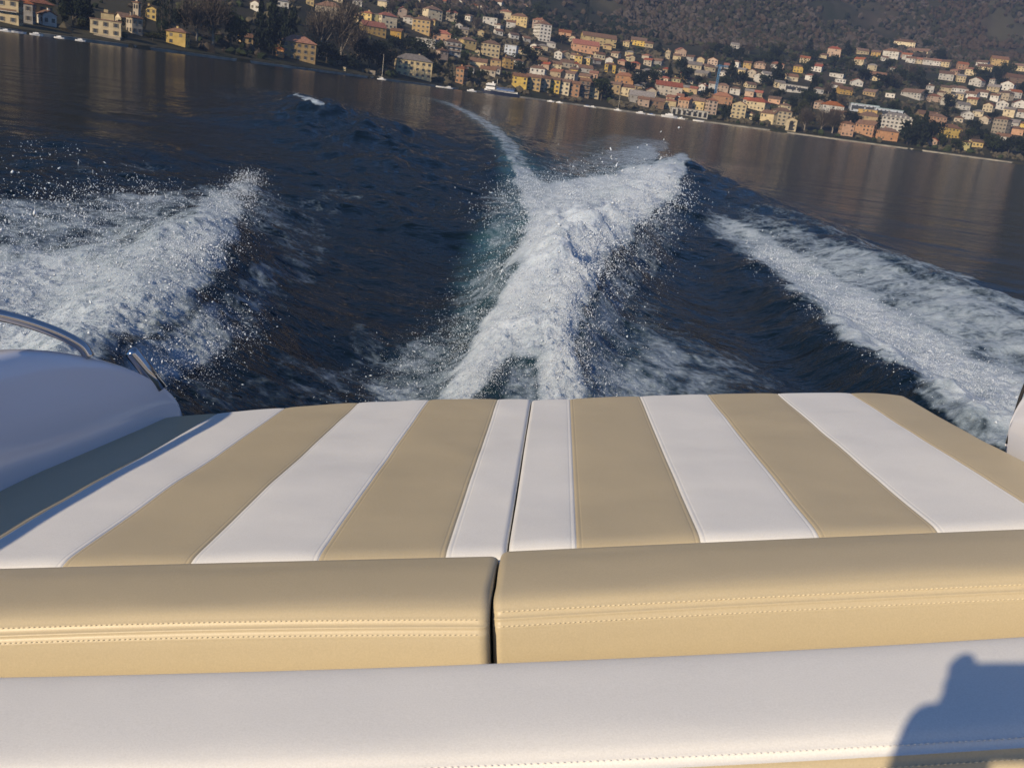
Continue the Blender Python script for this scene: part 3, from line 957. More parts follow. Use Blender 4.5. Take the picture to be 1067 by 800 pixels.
def build_spray():
    ico = np.array([(1, 0, 0), (-1, 0, 0), (0, 1, 0), (0, -1, 0), (0, 0, 1), (0, 0, -1)], float)
    icf = np.array([(0, 2, 4), (2, 1, 4), (1, 3, 4), (3, 0, 4), (2, 0, 5), (1, 2, 5), (3, 1, 5), (0, 3, 5)])
    PP = []; SS = []
    for line, cnt in SPRAY:
        cnt = int(cnt * 2.8); P = np.array(line, float)
        seg = np.hypot(np.diff(P[:, 0]), np.diff(P[:, 1])); s = np.concatenate([[0], np.cumsum(seg)])
        u = rng.random(cnt) * s[-1]
        f = [np.interp(u, s, P[:, k]) for k in range(4)]
        px = f[0] + rng.normal(0, 0.55, cnt) * f[2]; py = f[1] + rng.normal(0, 0.5, cnt) * f[2] * .8
        # clustered: keep more where a noise is high
        keep = vnoise(px / 14, py / 9, 77) * .6 + vnoise(px / 5, py / 4, 78) * .4 > rng.random(cnt) * .75
        px, py, ht = px[keep], py[keep], f[3][keep]
        d = (C2W @ np.stack([px - CX, py - CY, np.full(len(px), F)])).T
        ok = d[:, 2] < -0.012
        d = d[ok]; ht = ht[ok]
        tt = -CAMH / d[:, 2]
        X = d[:, 0] * tt; Y = d[:, 1] * tt
        r_ = np.hypot(X, Y)
        g = r_ < 70
        X, Y, ht, r_ = X[g], Y[g], ht[g], r_[g]
        h, _, _, _ = lake_height(X, Y)
        z = h + np.minimum(rng.exponential(0.42, len(X)), 2.2) * ht
        # slide back along the sight line so the drop stays over its foot
        k = (CAMH - z) / CAMH
        PP.append(np.column_stack([X * np.clip(k, .3, 1.1), Y * np.clip(k, .3, 1.1), z]))
        sz = np.exp(rng.normal(0, .55, len(X))) * 0.00115 * np.clip(r_ / 7.0, .75, 2.6)
        SS.append(np.clip(sz, .0008, .0075))
    P = np.vstack(PP); S = np.concatenate(SS)
    loc = (P - BO) @ B2W
    keep = ~((np.abs(loc[:, 0] - XC) < 1.5) & (loc[:, 1] < 3.1))
    P, S = P[keep], S[keep]
    n = len(P); print('drops', n)
    # torn drops: each pulled out along its own flight
    dr = rng.normal(0, 1, (n, 3)) * np.array([.7, .6, 1.2]); dr /= np.linalg.norm(dr, axis=1, keepdims=True)
    O = ico[None] * rng.uniform(.65, 1.3, (n, 6, 1))
    el = 1 + rng.exponential(.7, n)
    O = O + dr[:, None, :] * np.sum(O * dr[:, None, :], -1, keepdims=True) * (el[:, None, None] - 1)
    V = (P[:, None, :] + O * S[:, None, None]).reshape(-1, 3)
    Fq = (icf[None] + (np.arange(n) * 6)[:, None, None]).reshape(-1, 3)
    me = mesh_from('water_spray', V, Fq, [M['spray']], None, True)
    o = obj('water_spray', me, None, 'stuff')
    tag(o, 'white spray drops flying above the breaking wake', 'spray')


build_spray()
# ================================================================== THE FAR SHORE
def px_az(px):
    """azimuth of the waterline at photo column px"""
    d = C2W @ ray(px, 28 + 0.1331 * px)
    return math.atan2(d[0], d[1])


AZP = np.array([R(-80), R(-50)] + [px_az(x) for x in (0, 140, 300, 430, 520, 620, 760, 900, 1067)] + [R(50), R(80)])
RSP = np.array([300, 360] + [430, 470, 560, 680, 760, 820, 880, 920, 960] + [1100, 1500])
STP = np.array([300, 300] + [330, 330, 340, 390, 450, 480, 540, 640, 760] + [700, 600])


def shore_r(az):
    return np.interp(az, AZP, RSP)


def ground_z(X, Y):
    X = np.asarray(X, float); Y = np.asarray(Y, float)
    az = np.arctan2(X, Y); r = np.hypot(X, Y)
    s = r - shore_r(az); st = np.interp(az, AZP, STP)
    z = np.where(s < 0, s * 0.3, 1.6 + 0.10 * np.clip(s, 0, 40) + 0.205 * np.clip(s - 40, 0, None))
    up = np.clip(s - st, 0, None)
    hill = 0.28 * up * sstep(0, 260, up) + 190 * fbm(X / 620 + 3, Y / 620, 5, 91) * sstep(60, 700, up) * (0.4 + up / 2500)
    gul = 44 * fbm(X / 150, Y / 150, 4, 97) * sstep(0, 300, up)
    town = 3.0 * fbm(X / 90, Y / 90, 3, 101) * sstep(20, 120, s)
    return z + hill + gul + town


def px_ground(px, py):
    """where the sight line through a pixel meets the slope"""
    d = C2W @ ray(px, py); d = d / np.hypot(d[0], d[1])
    az = math.atan2(d[0], d[1])
    r0 = float(shore_r(az)) + 1.0
    rr = np.arange(r0, 3600, 2.0)
    z = CAMH + d[2] * rr
    g = ground_z(d[0] * rr, d[1] * rr)
    k = np.argmax(g >= z) if (g >= z).any() else len(rr) - 1
    r_ = max(rr[k], r0 + 5)
    x, y = d[0] * r_, d[1] * r_
    return x, y, float(ground_z(x, y)), r_


def terrain():
    az = np.concatenate([np.linspace(R(-80), R(-34), 50)[:-1], np.linspace(R(-34), R(34), 420), np.linspace(R(34), R(80), 50)[1:]])
    ss = np.concatenate([[-60, -6, -0.4, 0.0], np.linspace(2, 900, 190), np.linspace(910, 2300, 170)])
    A, S = np.meshgrid(az, ss)
    RR = shore_r(A) + S
    X = RR * np.sin(A); Y = RR * np.cos(A); Z = ground_z(X, Y)
    Z = np.where(S <= -0.3, np.minimum(S * 0.3, -0.3), Z)
    n, m = X.shape; idx = np.arange(n * m).reshape(n, m)
    Fq = np.stack([idx[:-1, :-1], idx[:-1, 1:], idx[1:, 1:], idx[1:, :-1]], -1).reshape(-1, 4)[:, ::-1]
    mt, nt, p = newmat('hillside')
    p.inputs['Roughness'].default_value = 0.95; p.inputs['Specular IOR Level'].default_value = 0.1
    geo = N(nt, 'ShaderNodeNewGeometry')
    def no(scale, det):
        q = N(nt, 'ShaderNodeTexNoise'); q.inputs['Scale'].default_value = scale; q.inputs['Detail'].default_value = det
        q.inputs['Roughness'].default_value = .62
        L(nt, geo.outputs['Position'], q.inputs['Vector']); return q.outputs['Fac']
    a = N(nt, 'ShaderNodeValToRGB'); a.color_ramp.elements[0].position = .36; a.color_ramp.elements[1].position = .66
    a.color_ramp.elements[0].color = (0.020, 0.026, 0.015, 1); a.color_ramp.elements[1].color = (0.055, 0.046, 0.036, 1)
    e = a.color_ramp.elements.new(.5); e.color = (0.030, 0.030, 0.020, 1)
    L(nt, no(.011, 8), a.inputs['Fac'])
    b = N(nt, 'ShaderNodeValToRGB'); b.color_ramp.elements[0].position = .50; b.color_ramp.elements[1].position = .60
    L(nt, no(.0065, 4), b.inputs['Fac'])
    mx = N(nt, 'ShaderNodeMix', data_type='RGBA'); L(nt, b.outputs['Color'], mx.inputs[0]); L(nt, a.outputs['Color'], mx.inputs[6])
    mx.inputs[7].default_value = (0.058, 0.054, 0.036, 1)
    L(nt, mx.outputs[2], p.inputs['Base Color'])
    o = obj('hill_terrain', mesh_from('hill_terrain', np.stack([X, Y, Z], -1).reshape(-1, 3), Fq, [mt], None, True), None, 'structure')
    # quay wall along the waterline
    az = np.linspace(R(-45), R(45), 360)
    V = []; Fs = []
    prof = [(-1.2, -0.6), (-1.0, 1.15), (-0.9, 1.25), (1.2, 1.28), (1.5, 0.2)]
    for i, a_ in enumerate(az):
        wob = 2.2 * math.sin(a_ * 60) + 1.5 * math.sin(a_ * 143 + 1)
        for s, z in prof:
            r_ = float(shore_r(a_)) + s + wob * 0.4
            V.append((r_ * math.sin(a_), r_ * math.cos(a_), z))
    k = len(prof)
    for i in range(len(az) - 1):
        for j in range(k - 1):
            Fs.append((i * k + j, (i + 1) * k + j, (i + 1) * k + j + 1, i * k + j + 1))
    q = obj('quay_wall', mesh_from('quay_wall', V, Fs, [simple('quay_stone', (0.27, 0.25, 0.21), .9, .35, .15)], None, False))
    tag(q, 'pale stone quay wall running along the whole lake front', 'wall')


terrain()

HC = {  # render colours
    'white': (0.56, 0.54, 0.50), 'cream': (0.55, 0.46, 0.30), 'yellow': (0.56, 0.42, 0.17), 'ochre': (0.43, 0.30, 0.13),
    'orange': (0.44, 0.24, 0.12), 'salmon': (0.46, 0.28, 0.18), 'pink': (0.50, 0.37, 0.28), 'grey': (0.30, 0.29, 0.28),
    'beige': (0.40, 0.35, 0.28), 'brown': (0.20, 0.14, 0.10), 'bluish grey': (0.42, 0.46, 0.52), 'olive': (0.42, 0.38, 0.20), 'tan': (0.36, 0.28, 0.18)}
RC = {'terracotta': (0.26, 0.115, 0.07), 'brown': (0.17, 0.105, 0.075), 'grey': (0.22, 0.20, 0.19), 'red': (0.30, 0.10, 0.065), 'orange': (0.36, 0.16, 0.085)}
def weathered(name, c, var, scale, spread):
    """plaster or tiles: stains, and each house a little lighter or greyer than the next"""
    m = simple(name, c, .88, var, scale, spec=.2); nt = m.node_tree; p = nt.nodes['Principled BSDF']
    src = p.inputs['Base Color'].links[0].from_socket
    oi = N(nt, 'ShaderNodeObjectInfo'); hs = N(nt, 'ShaderNodeHueSaturation')
    mv = N(nt, 'ShaderNodeMapRange'); mv.inputs[3].default_value = 1 - spread; mv.inputs[4].default_value = 1 + spread * .6
    ml = N(nt, 'ShaderNodeMath', operation='MULTIPLY'); ml.inputs[1].default_value = 7.31; fr = N(nt, 'ShaderNodeMath', operation='FRACT')
    ms = N(nt, 'ShaderNodeMapRange'); ms.inputs[3].default_value = .85; ms.inputs[4].default_value = 1.2
    L(nt, oi.outputs['Random'], mv.inputs[0]); L(nt, oi.outputs['Random'], ml.inputs[0]); L(nt, ml.outputs[0], fr.inputs[0]); L(nt, fr.outputs[0], ms.inputs[0])
    L(nt, mv.outputs[0], hs.inputs['Value']); L(nt, ms.outputs[0], hs.inputs['Saturation']); L(nt, src, hs.inputs['Color']); L(nt, hs.outputs[0], p.inputs['Base Color'])
    return m


for k, c in HC.items(): M['w_' + k] = weathered('plaster_' + k.replace(' ', '_'), c, .2, .4, .3)
for k, c in RC.items(): M['r_' + k] = weathered('tiles_' + k, c, .3, .9, .3)
M['glass'] = simple('window_glass', (0.05, 0.05, 0.053), .25)
M['shutter'] = simple('shutter_wood', (0.13, 0.11, 0.08), .7)
M['frame'] = simple('window_surround', (0.6, 0.55, 0.46), .8)
M['dark'] = simple('dark_opening', (0.02, 0.02, 0.022), .9)
M['teal'] = simple('teal_cladding', (0.25, 0.36, 0.38), .35)

_win = {}


def window_mesh(w_, h_):
    k = (round(w_, 1), round(h_, 1))
    if k not in _win:
        mb = MB()
        w2, h2 = k
        mb.box((0, -0.02, 0), (w2, 0.06, h2), 0)
        mb.box((-w2 * .75, -0.05, 0), (w2 * .46, 0.07, h2 * 1.04), 1); mb.box((w2 * .75, -0.05, 0), (w2 * .46, 0.07, h2 * 1.04), 1)
        mb.box((0, -0.06, -h2 / 2 - .1), (w2 * 1.3, 0.2, 0.14), 2)
        _win[k] = mesh_from('window', mb.v, mb.f, [M['glass'], M['shutter'], M['frame']], mb.m, False)
    return _win[k]


HOUSES = []   # (thing, info) for the labels


def house(px, py, wpx, hpx, col='cream', roof='terracotta', kind='hip', yaw=None, label=None, cat='house', extra=None, depth=None, name='house', embed=None, group=None):
    if not label: wpx *= random.uniform(.78, .98); hpx *= random.uniform(.72, .95)
    else: hpx *= .94
    x, y, z, r_ = px_ground(px, py)
    az = math.atan2(x, y)
    W = wpx * r_ / F; Hh = max(hpx * r_ / F, 3.0)
    D = depth * r_ / F if depth else min(max(W * 0.62, 6.0), 13.0)
    yw = -az + (R(random.uniform(-38, 34)) if yaw is None else R(yaw))
    t = thing(name, label, cat, (x, y, z), yw, group)
    wm = M['w_' + col]
    big = hpx >= 11.5 and wpx >= 8.5
    mb = MB(); base = -5.0
    wv = [(-W / 2, 0), (W / 2, 0), (W / 2, D), (-W / 2, D)]
    V = [(a, b, base) for a, b in wv] + [(a, b, Hh) for a, b in wv]
    Fs = [(0, 1, 5, 4), (1, 2, 6, 5), (2, 3, 7, 6), (3, 0, 4, 7)]
    pitch = min(W, D) * 0.5 * 0.66
    if kind == 'gable':                     # gable end faces the lake
        V += [(0, 0, Hh + W * .5 * .45), (0, D, Hh + W * .5 * .45)]
        Fs += [(4, 5, 8), (6, 7, 9)]
    elif kind == 'flat':
        Fs += [(4, 5, 6, 7)]
    else:
        Fs += [(4, 5, 6, 7)]
    mb.add(V, Fs, 0)
    # eaves course and plinth give the wall depth
    mb.box((0, D / 2, Hh - .25), (W + .25, D + .25, .28), 3)
    nco = max(2, int(round(W / 4.0))); nro = max(1, int(round(Hh / 3.4)))
    ww, wh = min(1.15, W / nco * .36), min(1.65, Hh / nro * .52)
    nd = max(1, int(round(D / 3.8)))
    spots = []
    for j in range(nro):
        zz = Hh * (j + .52) / nro
        for i in range(nco):
            spots.append((-W / 2 + W * (i + .5) / nco, -.02, zz, 0))
        for i in range(nd):
            spots.append((-W / 2 - .02, D * (i + .5) / nd, zz, -math.pi / 2))
            spots.append((W / 2 + .02, D * (i + .5) / nd, zz, math.pi / 2))
    if not big:
        for sx, sy, sz, ra in spots:
            if random.random() < .3: continue
            mb.box((sx, sy, sz), (ww * 1.35, .12, wh), 1 if random.random() < .6 else 2, ra)
    mb.build('wall', [wm, M['glass'], M['shutter'], wm], t)
    if big:
        me = window_mesh(ww, wh)
        for sx, sy, sz, ra in spots:
            o = obj('window', me, t); o.location = (sx, sy, sz); o.rotation_euler = (0, 0, ra)
    # roof
    ov = 0.55; rb = MB(); a, b0, b1 = W / 2 + ov, -ov, D + ov; th = .18
    if kind == 'hip':
        rd = min(a, (b1 - b0) / 2)
        if a >= (b1 - b0) / 2:
            r1, r2 = (-a + rd, (b0 + b1) / 2, Hh + pitch), (a - rd, (b0 + b1) / 2, Hh + pitch)
        else:
            r1, r2 = (0, b0 + rd, Hh + pitch), (0, b1 - rd, Hh + pitch)
        V = [(-a, b0, Hh), (a, b0, Hh), (a, b1, Hh), (-a, b1, Hh), (-a, b0, Hh + th), (a, b0, Hh + th), (a, b1, Hh + th), (-a, b1, Hh + th), r1, r2]
        if a >= (b1 - b0) / 2:
            top = [(4, 5, 9, 8), (5, 6, 9), (6, 7, 8, 9), (7, 4, 8)]
        else:
            top = [(4, 5, 8), (5, 6, 9, 8), (6, 7, 9), (7, 4, 8, 9)]
        rb.add(V, [(3, 2, 1, 0), (0, 1, 5, 4), (1, 2, 6, 5), (2, 3, 7, 6), (3, 0, 4, 7)] + top)
    elif kind in ('ridge', 'gable'):
        if kind == 'ridge':
            rz = Hh + (b1 - b0) / 2 * .64; m_ = (b0 + b1) / 2
            V = [(-a, b0, Hh), (a, b0, Hh), (a, m_, rz), (-a, m_, rz), (a, b1, Hh), (-a, b1, Hh)]
        else:
            rz = Hh + a * .5
            V = [(-a, b1, Hh - .1), (-a, b0, Hh - .1), (0, b0, rz), (0, b1, rz), (a, b0, Hh - .1), (a, b1, Hh - .1)]
        V2 = [(p, q, s + .22) for p, q, s in V]
        rb.add(V + V2, [(3, 2, 1, 0), (5, 4, 2, 3), (6, 7, 8, 9), (9, 8, 10, 11), (0, 1, 7, 6), (4, 5, 11, 10), (1, 2, 8, 7), (2, 4, 10, 8), (3, 0, 6, 9), (5, 3, 9, 11)])
        if kind == 'ridge':                 # close the gable ends
            rb.add([(-W / 2, 0, Hh), (-W / 2, D, Hh), (-W / 2, D / 2, rz - .3), (W / 2, 0, Hh), (W / 2, D, Hh), (W / 2, D / 2, rz - .3)], [(0, 2, 1), (3, 4, 5)], 1)
    else:
        rb.box((0, D / 2, Hh + .22), (W + .7, D + .7, .44))
    ro = rb.build('roof', [M['r_' + roof], wm], t)
    if kind != 'flat' and hpx >= 6:
        cb = MB(); cx = random.uniform(-.3, .3) * W
        cb.box((cx, D * .62, Hh + pitch * .9), (.9, .9, 2.0)); cb.box((cx, D * .62, Hh + pitch * .9 + 1.1), (1.2, 1.2, .25), 1)
        cb.build('chimney', [wm, M['r_' + roof]], ro)
    if extra: extra(t, W, D, Hh, r_ / F)
    HOUSES.append((t, dict(px=px, py=py, w=wpx, h=hpx, col=col, roof=roof, kind=kind, rows=nro, label=label)))
    return t


# ---- extras for the landmark buildings
def ex_boathouse(t, W, D, H, u):
    mb = MB()
    mb.box((1.5 * u, 3.2, H + 3.2 * u), (11 * u, 6.0, 6.6 * u), 0); mb.box((1.5 * u, 3.2, H + 6.7 * u), (12 * u, 6.6, .5 * u), 1)
    mb.box((0, 2.5, H + 8 * u), (3.5 * u, 2.2, 3 * u), 0)
    a = mb.build('attic_tower', [M['w_cream'], M['r_brown']], t)
    mb = MB(); mb.box((2 * u, -3.4, -2.6 * u), (22 * u, 6, 6 * u), 0)
    for k in (-4, 3.5): mb.box((k * u + 2 * u, -6.45, -3.6 * u), (5 * u, .2, 4.0 * u), 1)
    mb.build('boat_arches', [M['w_beige'], M['dark']], t)


def ex_colonnade(t, W, D, H, u):
    mb = MB(); n = 7
    for i in range(n):
        mb.box((-W / 2 + W * (i + .5) / n, -.15, H * .42), (W / n * .55, .2, H * .66))
    mb.build('arcade_openings', M['dark'], t)


def ex_belltower(t, W, D, H, u):
    mb = MB()
    for sx in (-.22, .22): mb.box((sx * W, -.1, H * .86), (W * .22, .2, H * .12))
    mb.build('belfry_openings', M['dark'], t)


def ex_balconies(t, W, D, H, u):
    n = max(2, int(H / 3.3))
    for j in range(1, n):
        mb = MB(); mb.box((0, -.7, H * j / n), (W * .92, 1.4, .2), 0); mb.box((0, -1.35, H * j / n + .5), (W * .92, .08, .9), 1)
        mb.build('balcony', [M['w_white'], M['w_brown']], t)


def ex_mansard(t, W, D, H, u):
    mb = MB()
    for i in range(6): mb.box((-W / 2 + W * (i + .5) / 6, -.3, H + .9 * u), (1.6 * u, 1.2, 1.9 * u), 0)
    mb.build('dormers', [M['w_white']], t)


def ex_glassband(t, W, D, H, u):
    mb = MB()
    for k in (-.25, .25): mb.box((k * W, -.12, H * .55), (W * .44, .2, H * .42))
    mb.build('window_band', M['glass'], t)


def ex_arch(t, W, D, H, u):
    mb = MB(); mb.box((0, -.1, H * .4), (W * .4, .2, H * .7)); mb.tube([(0, -.0, H * .75), (0, -.2, H * .75)], W * .2, 14)
    mb.build('arched_opening', M['dark'], t)


def ex_crest(t, W, D, H, u):
    mb = MB()
    for i in range(12): mb.box((-W / 2 + W * (i + .5) / 12, D * .5, H + 1.7 * u), (.8 * u, .8, 2.0 * u))
    mb.build('chimney_row', M['w_cream'], t)


H_ = house
# far left
H_(8, 25, 18, 21, 'cream', 'brown', 'hip', label='tall cream block with brown balconies at the far left end of the lake front', extra=ex_balconies)
H_(25, 24, 14, 17, 'grey', 'terracotta', 'hip', label='grey-walled house squeezed between the cream balcony block and the ochre house')
H_(44, 25, 22, 17, 'ochre', 'terracotta', 'hip', label='wide ochre house with broad terracotta roof near the left end of the lake front')
H_(52, 28, 12, 10, 'white', 'brown', 'gable', label='small white gabled house standing in front of the wide ochre house')
H_(110, 38, 26, 14, 'cream', 'brown', 'flat', yaw=-4, label='cream flat-topped villa with attic tower above two boathouse arches', extra=ex_boathouse, depth=16, cat='villa', name='villa')
H_(141, 34, 5, 27, 'beige', 'brown', 'hip', label='slim beige bell tower rising behind small shore houses', extra=ex_belltower, depth=5, cat='tower', name='bell_tower')
H_(143, 37, 10, 15, 'beige', 'brown', 'hip', label='narrow beige house at the foot of the slim bell tower')
H_(131, 30, 9, 9, 'cream', 'brown', 'ridge', label='low cream house between the boathouse villa and the bell tower')
H_(157, 21, 9, 10, 'yellow', 'brown', 'gable', label='small yellow gabled house just uphill of the bell tower')
H_(183, 47, 18, 12, 'yellow', 'brown', 'hip', label='bright yellow square house with hipped brown roof alone at the waterside')
H_(257, 46, 12, 6, 'ochre', 'brown', 'ridge', label='low ochre cottage almost hidden under the dark conifers')
H_(202, 24, 9, 4, 'ochre', 'grey', 'ridge', label='low ochre cottage with grey roof in the wood behind the yellow waterside house')
H_(265, 12, 9, 7, 'white', 'brown', 'gable', label='white gabled house between trees, above the low ochre cottage')
H_(294, 8, 12, 6, 'white', 'grey', 'hip', label='white house with grey roof at the upper edge above the large orange villa')
H_(323, 6, 7, 8, 'yellow', 'brown', 'hip', label='narrow yellow house at the upper edge above the bare plane trees')
H_(341, 18, 24, 10, 'beige', 'brown', 'hip', label='broad beige mansion with mauve-brown hipped roof behind the bare trees')
H_(311, 63, 32, 17, 'ochre', 'terracotta', 'hip', yaw=8, label='large orange-ochre three-storey villa with terracotta hipped roof on the quay', cat='villa', name='villa')
H_(291, 60, 7, 8, 'orange', 'terracotta', 'hip', label='small orange annex beside the large orange-ochre villa')
H_(368, 25, 12, 8, 'cream', 'brown', 'hip', label='cream cottage behind the pale-trunked plane tree')
H_(381, 26, 11, 11, 'yellow', 'terracotta', 'hip', label='tall yellow house behind the long ochre terrace')
H_(392, 25, 9, 9, 'olive', 'grey', 'flat', label='greenish flat-roofed house next to the tall yellow house')
H_(390, 37, 24, 8, 'ochre', 'red', 'ridge', label='long ochre terrace with red roof above the stone boathouse')
H_(405, 30, 17, 12, 'cream', 'red', 'hip', label='cream four-square house with red roof behind the long ochre terrace')
H_(412, 39, 14, 6, 'ochre', 'brown', 'ridge')
H_(419, 19, 10, 8, 'pink', 'red', 'gable'); H_(425, 25, 11, 7, 'white', 'brown', 'hip')
H_(438, 35, 18, 13, 'ochre', 'brown', 'hip', label='deep ochre villa with square front above the cream palazzo')
H_(443, 49, 20, 8, 'grey', 'grey', 'flat', label='grey flat-roofed hall directly behind the cream palazzo')
H_(460, 44, 17, 8, 'salmon', 'red', 'hip', label='salmon house with red hipped roof uphill right of the cream palazzo')
H_(472, 58, 16, 13, 'white', 'brown', 'hip', label='white apartment house with dark balconies right of the cream palazzo', extra=ex_balconies)
H_(489, 52, 15, 9, 'yellow', 'brown', 'hip', label='yellow house between the white balcony house and the tall cream block')
H_(511, 60, 17, 13, 'cream', 'brown', 'hip', yaw=10, label='tall cream block with shuttered windows above the ferry')
H_(462, 64, 12, 10, 'pink', 'brown', 'hip')
H_(431, 81, 35, 17, 'cream', 'grey', 'hip', yaw=9, label='long cream three-storey palazzo with grey roof behind the quay', cat='palazzo', name='palazzo')
H_(478, 87, 9, 15, 'orange', 'terracotta', 'hip', label='narrow orange tower-like house left of the ferry')
H_(498, 70, 20, 6, 'cream', 'brown', 'ridge'); H_(508, 78, 16, 6, 'beige', 'brown', 'ridge'); H_(497, 58, 6, 5, 'cream', 'brown', 'gable'); H_(490, 77, 9, 7, 'white', 'brown', 'hip')
H_(453, 21, 20, 11, 'cream', 'brown', 'hip'); H_(470, 23, 14, 9, 'beige', 'red', 'hip'); H_(450, 26, 8, 5, 'yellow', 'brown', 'hip')
H_(510, 26, 14, 7, 'white', 'grey', 'flat', label='white modern flat-roofed house above the tall cream block')
H_(518, 31, 8, 5, 'white', 'brown', 'hip'); H_(501, 38, 6, 6, 'cream', 'brown', 'gable'); H_(487, 22, 7, 5, 'white', 'brown', 'hip')
H_(517, 9, 12, 7, 'white', 'brown', 'ridge'); H_(533, 4, 9, 5, 'white', 'brown', 'hip'); H_(545, 12, 8, 6, 'cream', 'brown', 'hip')
H_(526, 21, 12, 8, 'cream', 'terracotta', 'hip'); H_(540, 27, 16, 9, 'yellow', 'brown', 'hip', label='yellow house with sunlit gable left of the tall pale building')
H_(532, 30, 10, 6, 'white', 'brown', 'ridge'); H_(536, 41, 11, 5, 'white', 'brown', 'ridge'); H_(520, 37, 10, 4, 'white', 'brown', 'ridge'); H_(549, 44, 9, 4, 'white', 'brown', 'ridge')
H_(567, 44, 12, 17, 'white', 'brown', 'hip', yaw=22, depth=18, label='tall pale five-storey building standing highest above the ferry')
H_(560, 33, 12, 11, 'pink', 'terracotta', 'hip', label='pale pink house adjoining the tall pale five-storey building')
H_(588, 41, 14, 7, 'orange', 'terracotta', 'ridge'); H_(596, 44, 7, 5, 'cream', 'brown', 'gable')
H_(624, 48, 34, 8, 'yellow', 'brown', 'ridge', yaw=12, label='very long yellow building with a row of chimneys high above the waterfront', extra=ex_crest, depth=12)
H_(610, 56, 26, 8, 'salmon', 'red', 'ridge', yaw=10, label='broad hall with large red-brown roof below the very long yellow building', depth=14)
H_(622, 57, 8, 7, 'orange', 'terracotta', 'hip')
H_(581, 62, 9, 8, 'white', 'brown', 'gable'); H_(590, 62, 9, 6, 'cream', 'brown', 'gable')
H_(602, 67, 8, 8, 'yellow', 'brown', 'hip'); H_(611, 68, 7, 8, 'yellow', 'grey', 'hip'); H_(622, 67, 10, 4, 'grey', 'brown', 'ridge')
H_(531, 58, 12, 10, 'bluish grey', 'grey', 'flat', label='bluish grey flat-roofed block right of the tall cream block')
H_(516, 71, 11, 9, 'ochre', 'brown', 'hip'); H_(530, 72, 10, 12, 'ochre', 'brown', 'hip'); H_(541, 69, 9, 5, 'white', 'brown', 'hip'); H_(517, 77, 8, 5, 'white', 'brown', 'ridge')
H_(559, 81, 15, 9, 'white', 'brown', 'hip', label='white house with brown roof directly behind the long ochre waterfront terrace')
H_(563, 68, 13, 6, 'ochre', 'brown', 'ridge'); H_(578, 73, 14, 6, 'cream', 'brown', 'ridge'); H_(590, 71, 14, 6, 'beige', 'brown', 'ridge')
H_(597, 78, 12, 5, 'yellow', 'brown', 'ridge'); H_(610, 76, 16, 5, 'white', 'brown', 'ridge'); H_(578, 81, 14, 7, 'tan', 'terracotta', 'ridge'); H_(592, 84, 14, 7, 'beige', 'brown', 'ridge'); H_(608, 86, 14, 7, 'tan', 'brown', 'ridge'); H_(618, 82, 10, 6, 'salmon', 'terracotta', 'ridge')
# the waterfront terrace behind the ferry
H_(541, 92.5, 14, 12, 'yellow', 'brown', 'ridge', yaw=8, label='pale yellow end house of the waterfront terrace, nearest the ferry stern')
H_(555, 94.5, 14, 13, 'ochre', 'brown', 'ridge', yaw=8, label='ochre house in the waterfront terrace right of its pale yellow end house')
H_(567, 96, 10, 13, 'tan', 'brown', 'ridge', yaw=8, label='tan house in the middle of the waterfront terrace')
H_(577, 97.5, 10, 13, 'yellow', 'brown', 'ridge', yaw=8, label='bright yellow house in the waterfront terrace beside the tan house')
H_(587, 99, 10, 13, 'cream', 'brown', 'ridge', yaw=8, label='cream house in the waterfront terrace left of the vivid orange house')
H_(597, 101, 11, 13, 'orange', 'brown', 'ridge', yaw=8, label='vivid orange house in the waterfront terrace')
H_(608, 102, 10, 17, 'brown', 'brown', 'ridge', yaw=8, label='dark timbered house with white balconies beside the vivid orange house', extra=ex_balconies)
H_(618, 103, 10, 14, 'cream', 'brown', 'ridge', yaw=8, label='cream house between the dark timbered house and the round green tree')
H_(634, 68, 9, 7, 'white', 'terracotta', 'gable'); H_(635, 76, 11, 8, 'yellow', 'brown', 'hip', label='yellow house with one big dark arch above the round green tree', extra=ex_arch)
H_(652, 49, 8, 5, 'cream', 'brown', 'hip'); H_(665, 48, 15, 5, 'yellow', 'brown', 'ridge', label='low bright yellow house right of the very long yellow building'); H_(676, 50, 9, 4, 'cream', 'brown', 'ridge')
H_(647, 68, 9, 5, 'salmon', 'red', 'hip'); H_(662, 72, 11, 6, 'salmon', 'red', 'hip'); H_(676, 79, 12, 5, 'white', 'grey', 'hip'); H_(685, 79, 9, 6, 'white', 'brown', 'flat')
H_(650, 88, 18, 8, 'orange', 'orange', 'hip', label='orange house with orange roof right of the round green tree')
H_(640, 98, 11, 9, 'tan', 'brown', 'ridge', label='tan house on the waterfront, next right from the round green tree'); H_(652, 101, 14, 9, 'cream', 'brown', 'ridge', yaw=8, label='cream waterfront house below the orange-roofed house')
H_(695, 62, 6, 8, 'cream', 'brown', 'gable'); H_(710, 59, 10, 7, 'pink', 'red', 'gable'); H_(705, 63, 9, 4, 'cream', 'brown', 'ridge')
H_(729, 67, 9, 6, 'cream', 'terracotta', 'gable'); H_(742, 68, 10, 6, 'pink', 'terracotta', 'gable'); H_(722, 72, 20, 4, 'cream', 'grey', 'ridge'); H_(741, 75, 9, 5, 'cream', 'brown', 'hip'); H_(730, 80, 16, 4, 'beige', 'grey', 'ridge')
H_(704, 90, 8, 9, 'olive', 'brown', 'hip'); H_(691, 86, 10, 5, 'pink', 'red', 'hip')
H_(696, 101, 26, 10, 'beige', 'red', 'ridge', yaw=8, label='large stone house with wide red roof behind the marina', depth=13)
H_(668, 109, 24, 8, 'grey', 'grey', 'ridge', yaw=8, label='long grey stone building on the waterfront left of the marina')
H_(670, 111.5, 11, 7, 'pink', 'brown', 'ridge', yaw=8, label='low pink house in front of the long grey stone building')
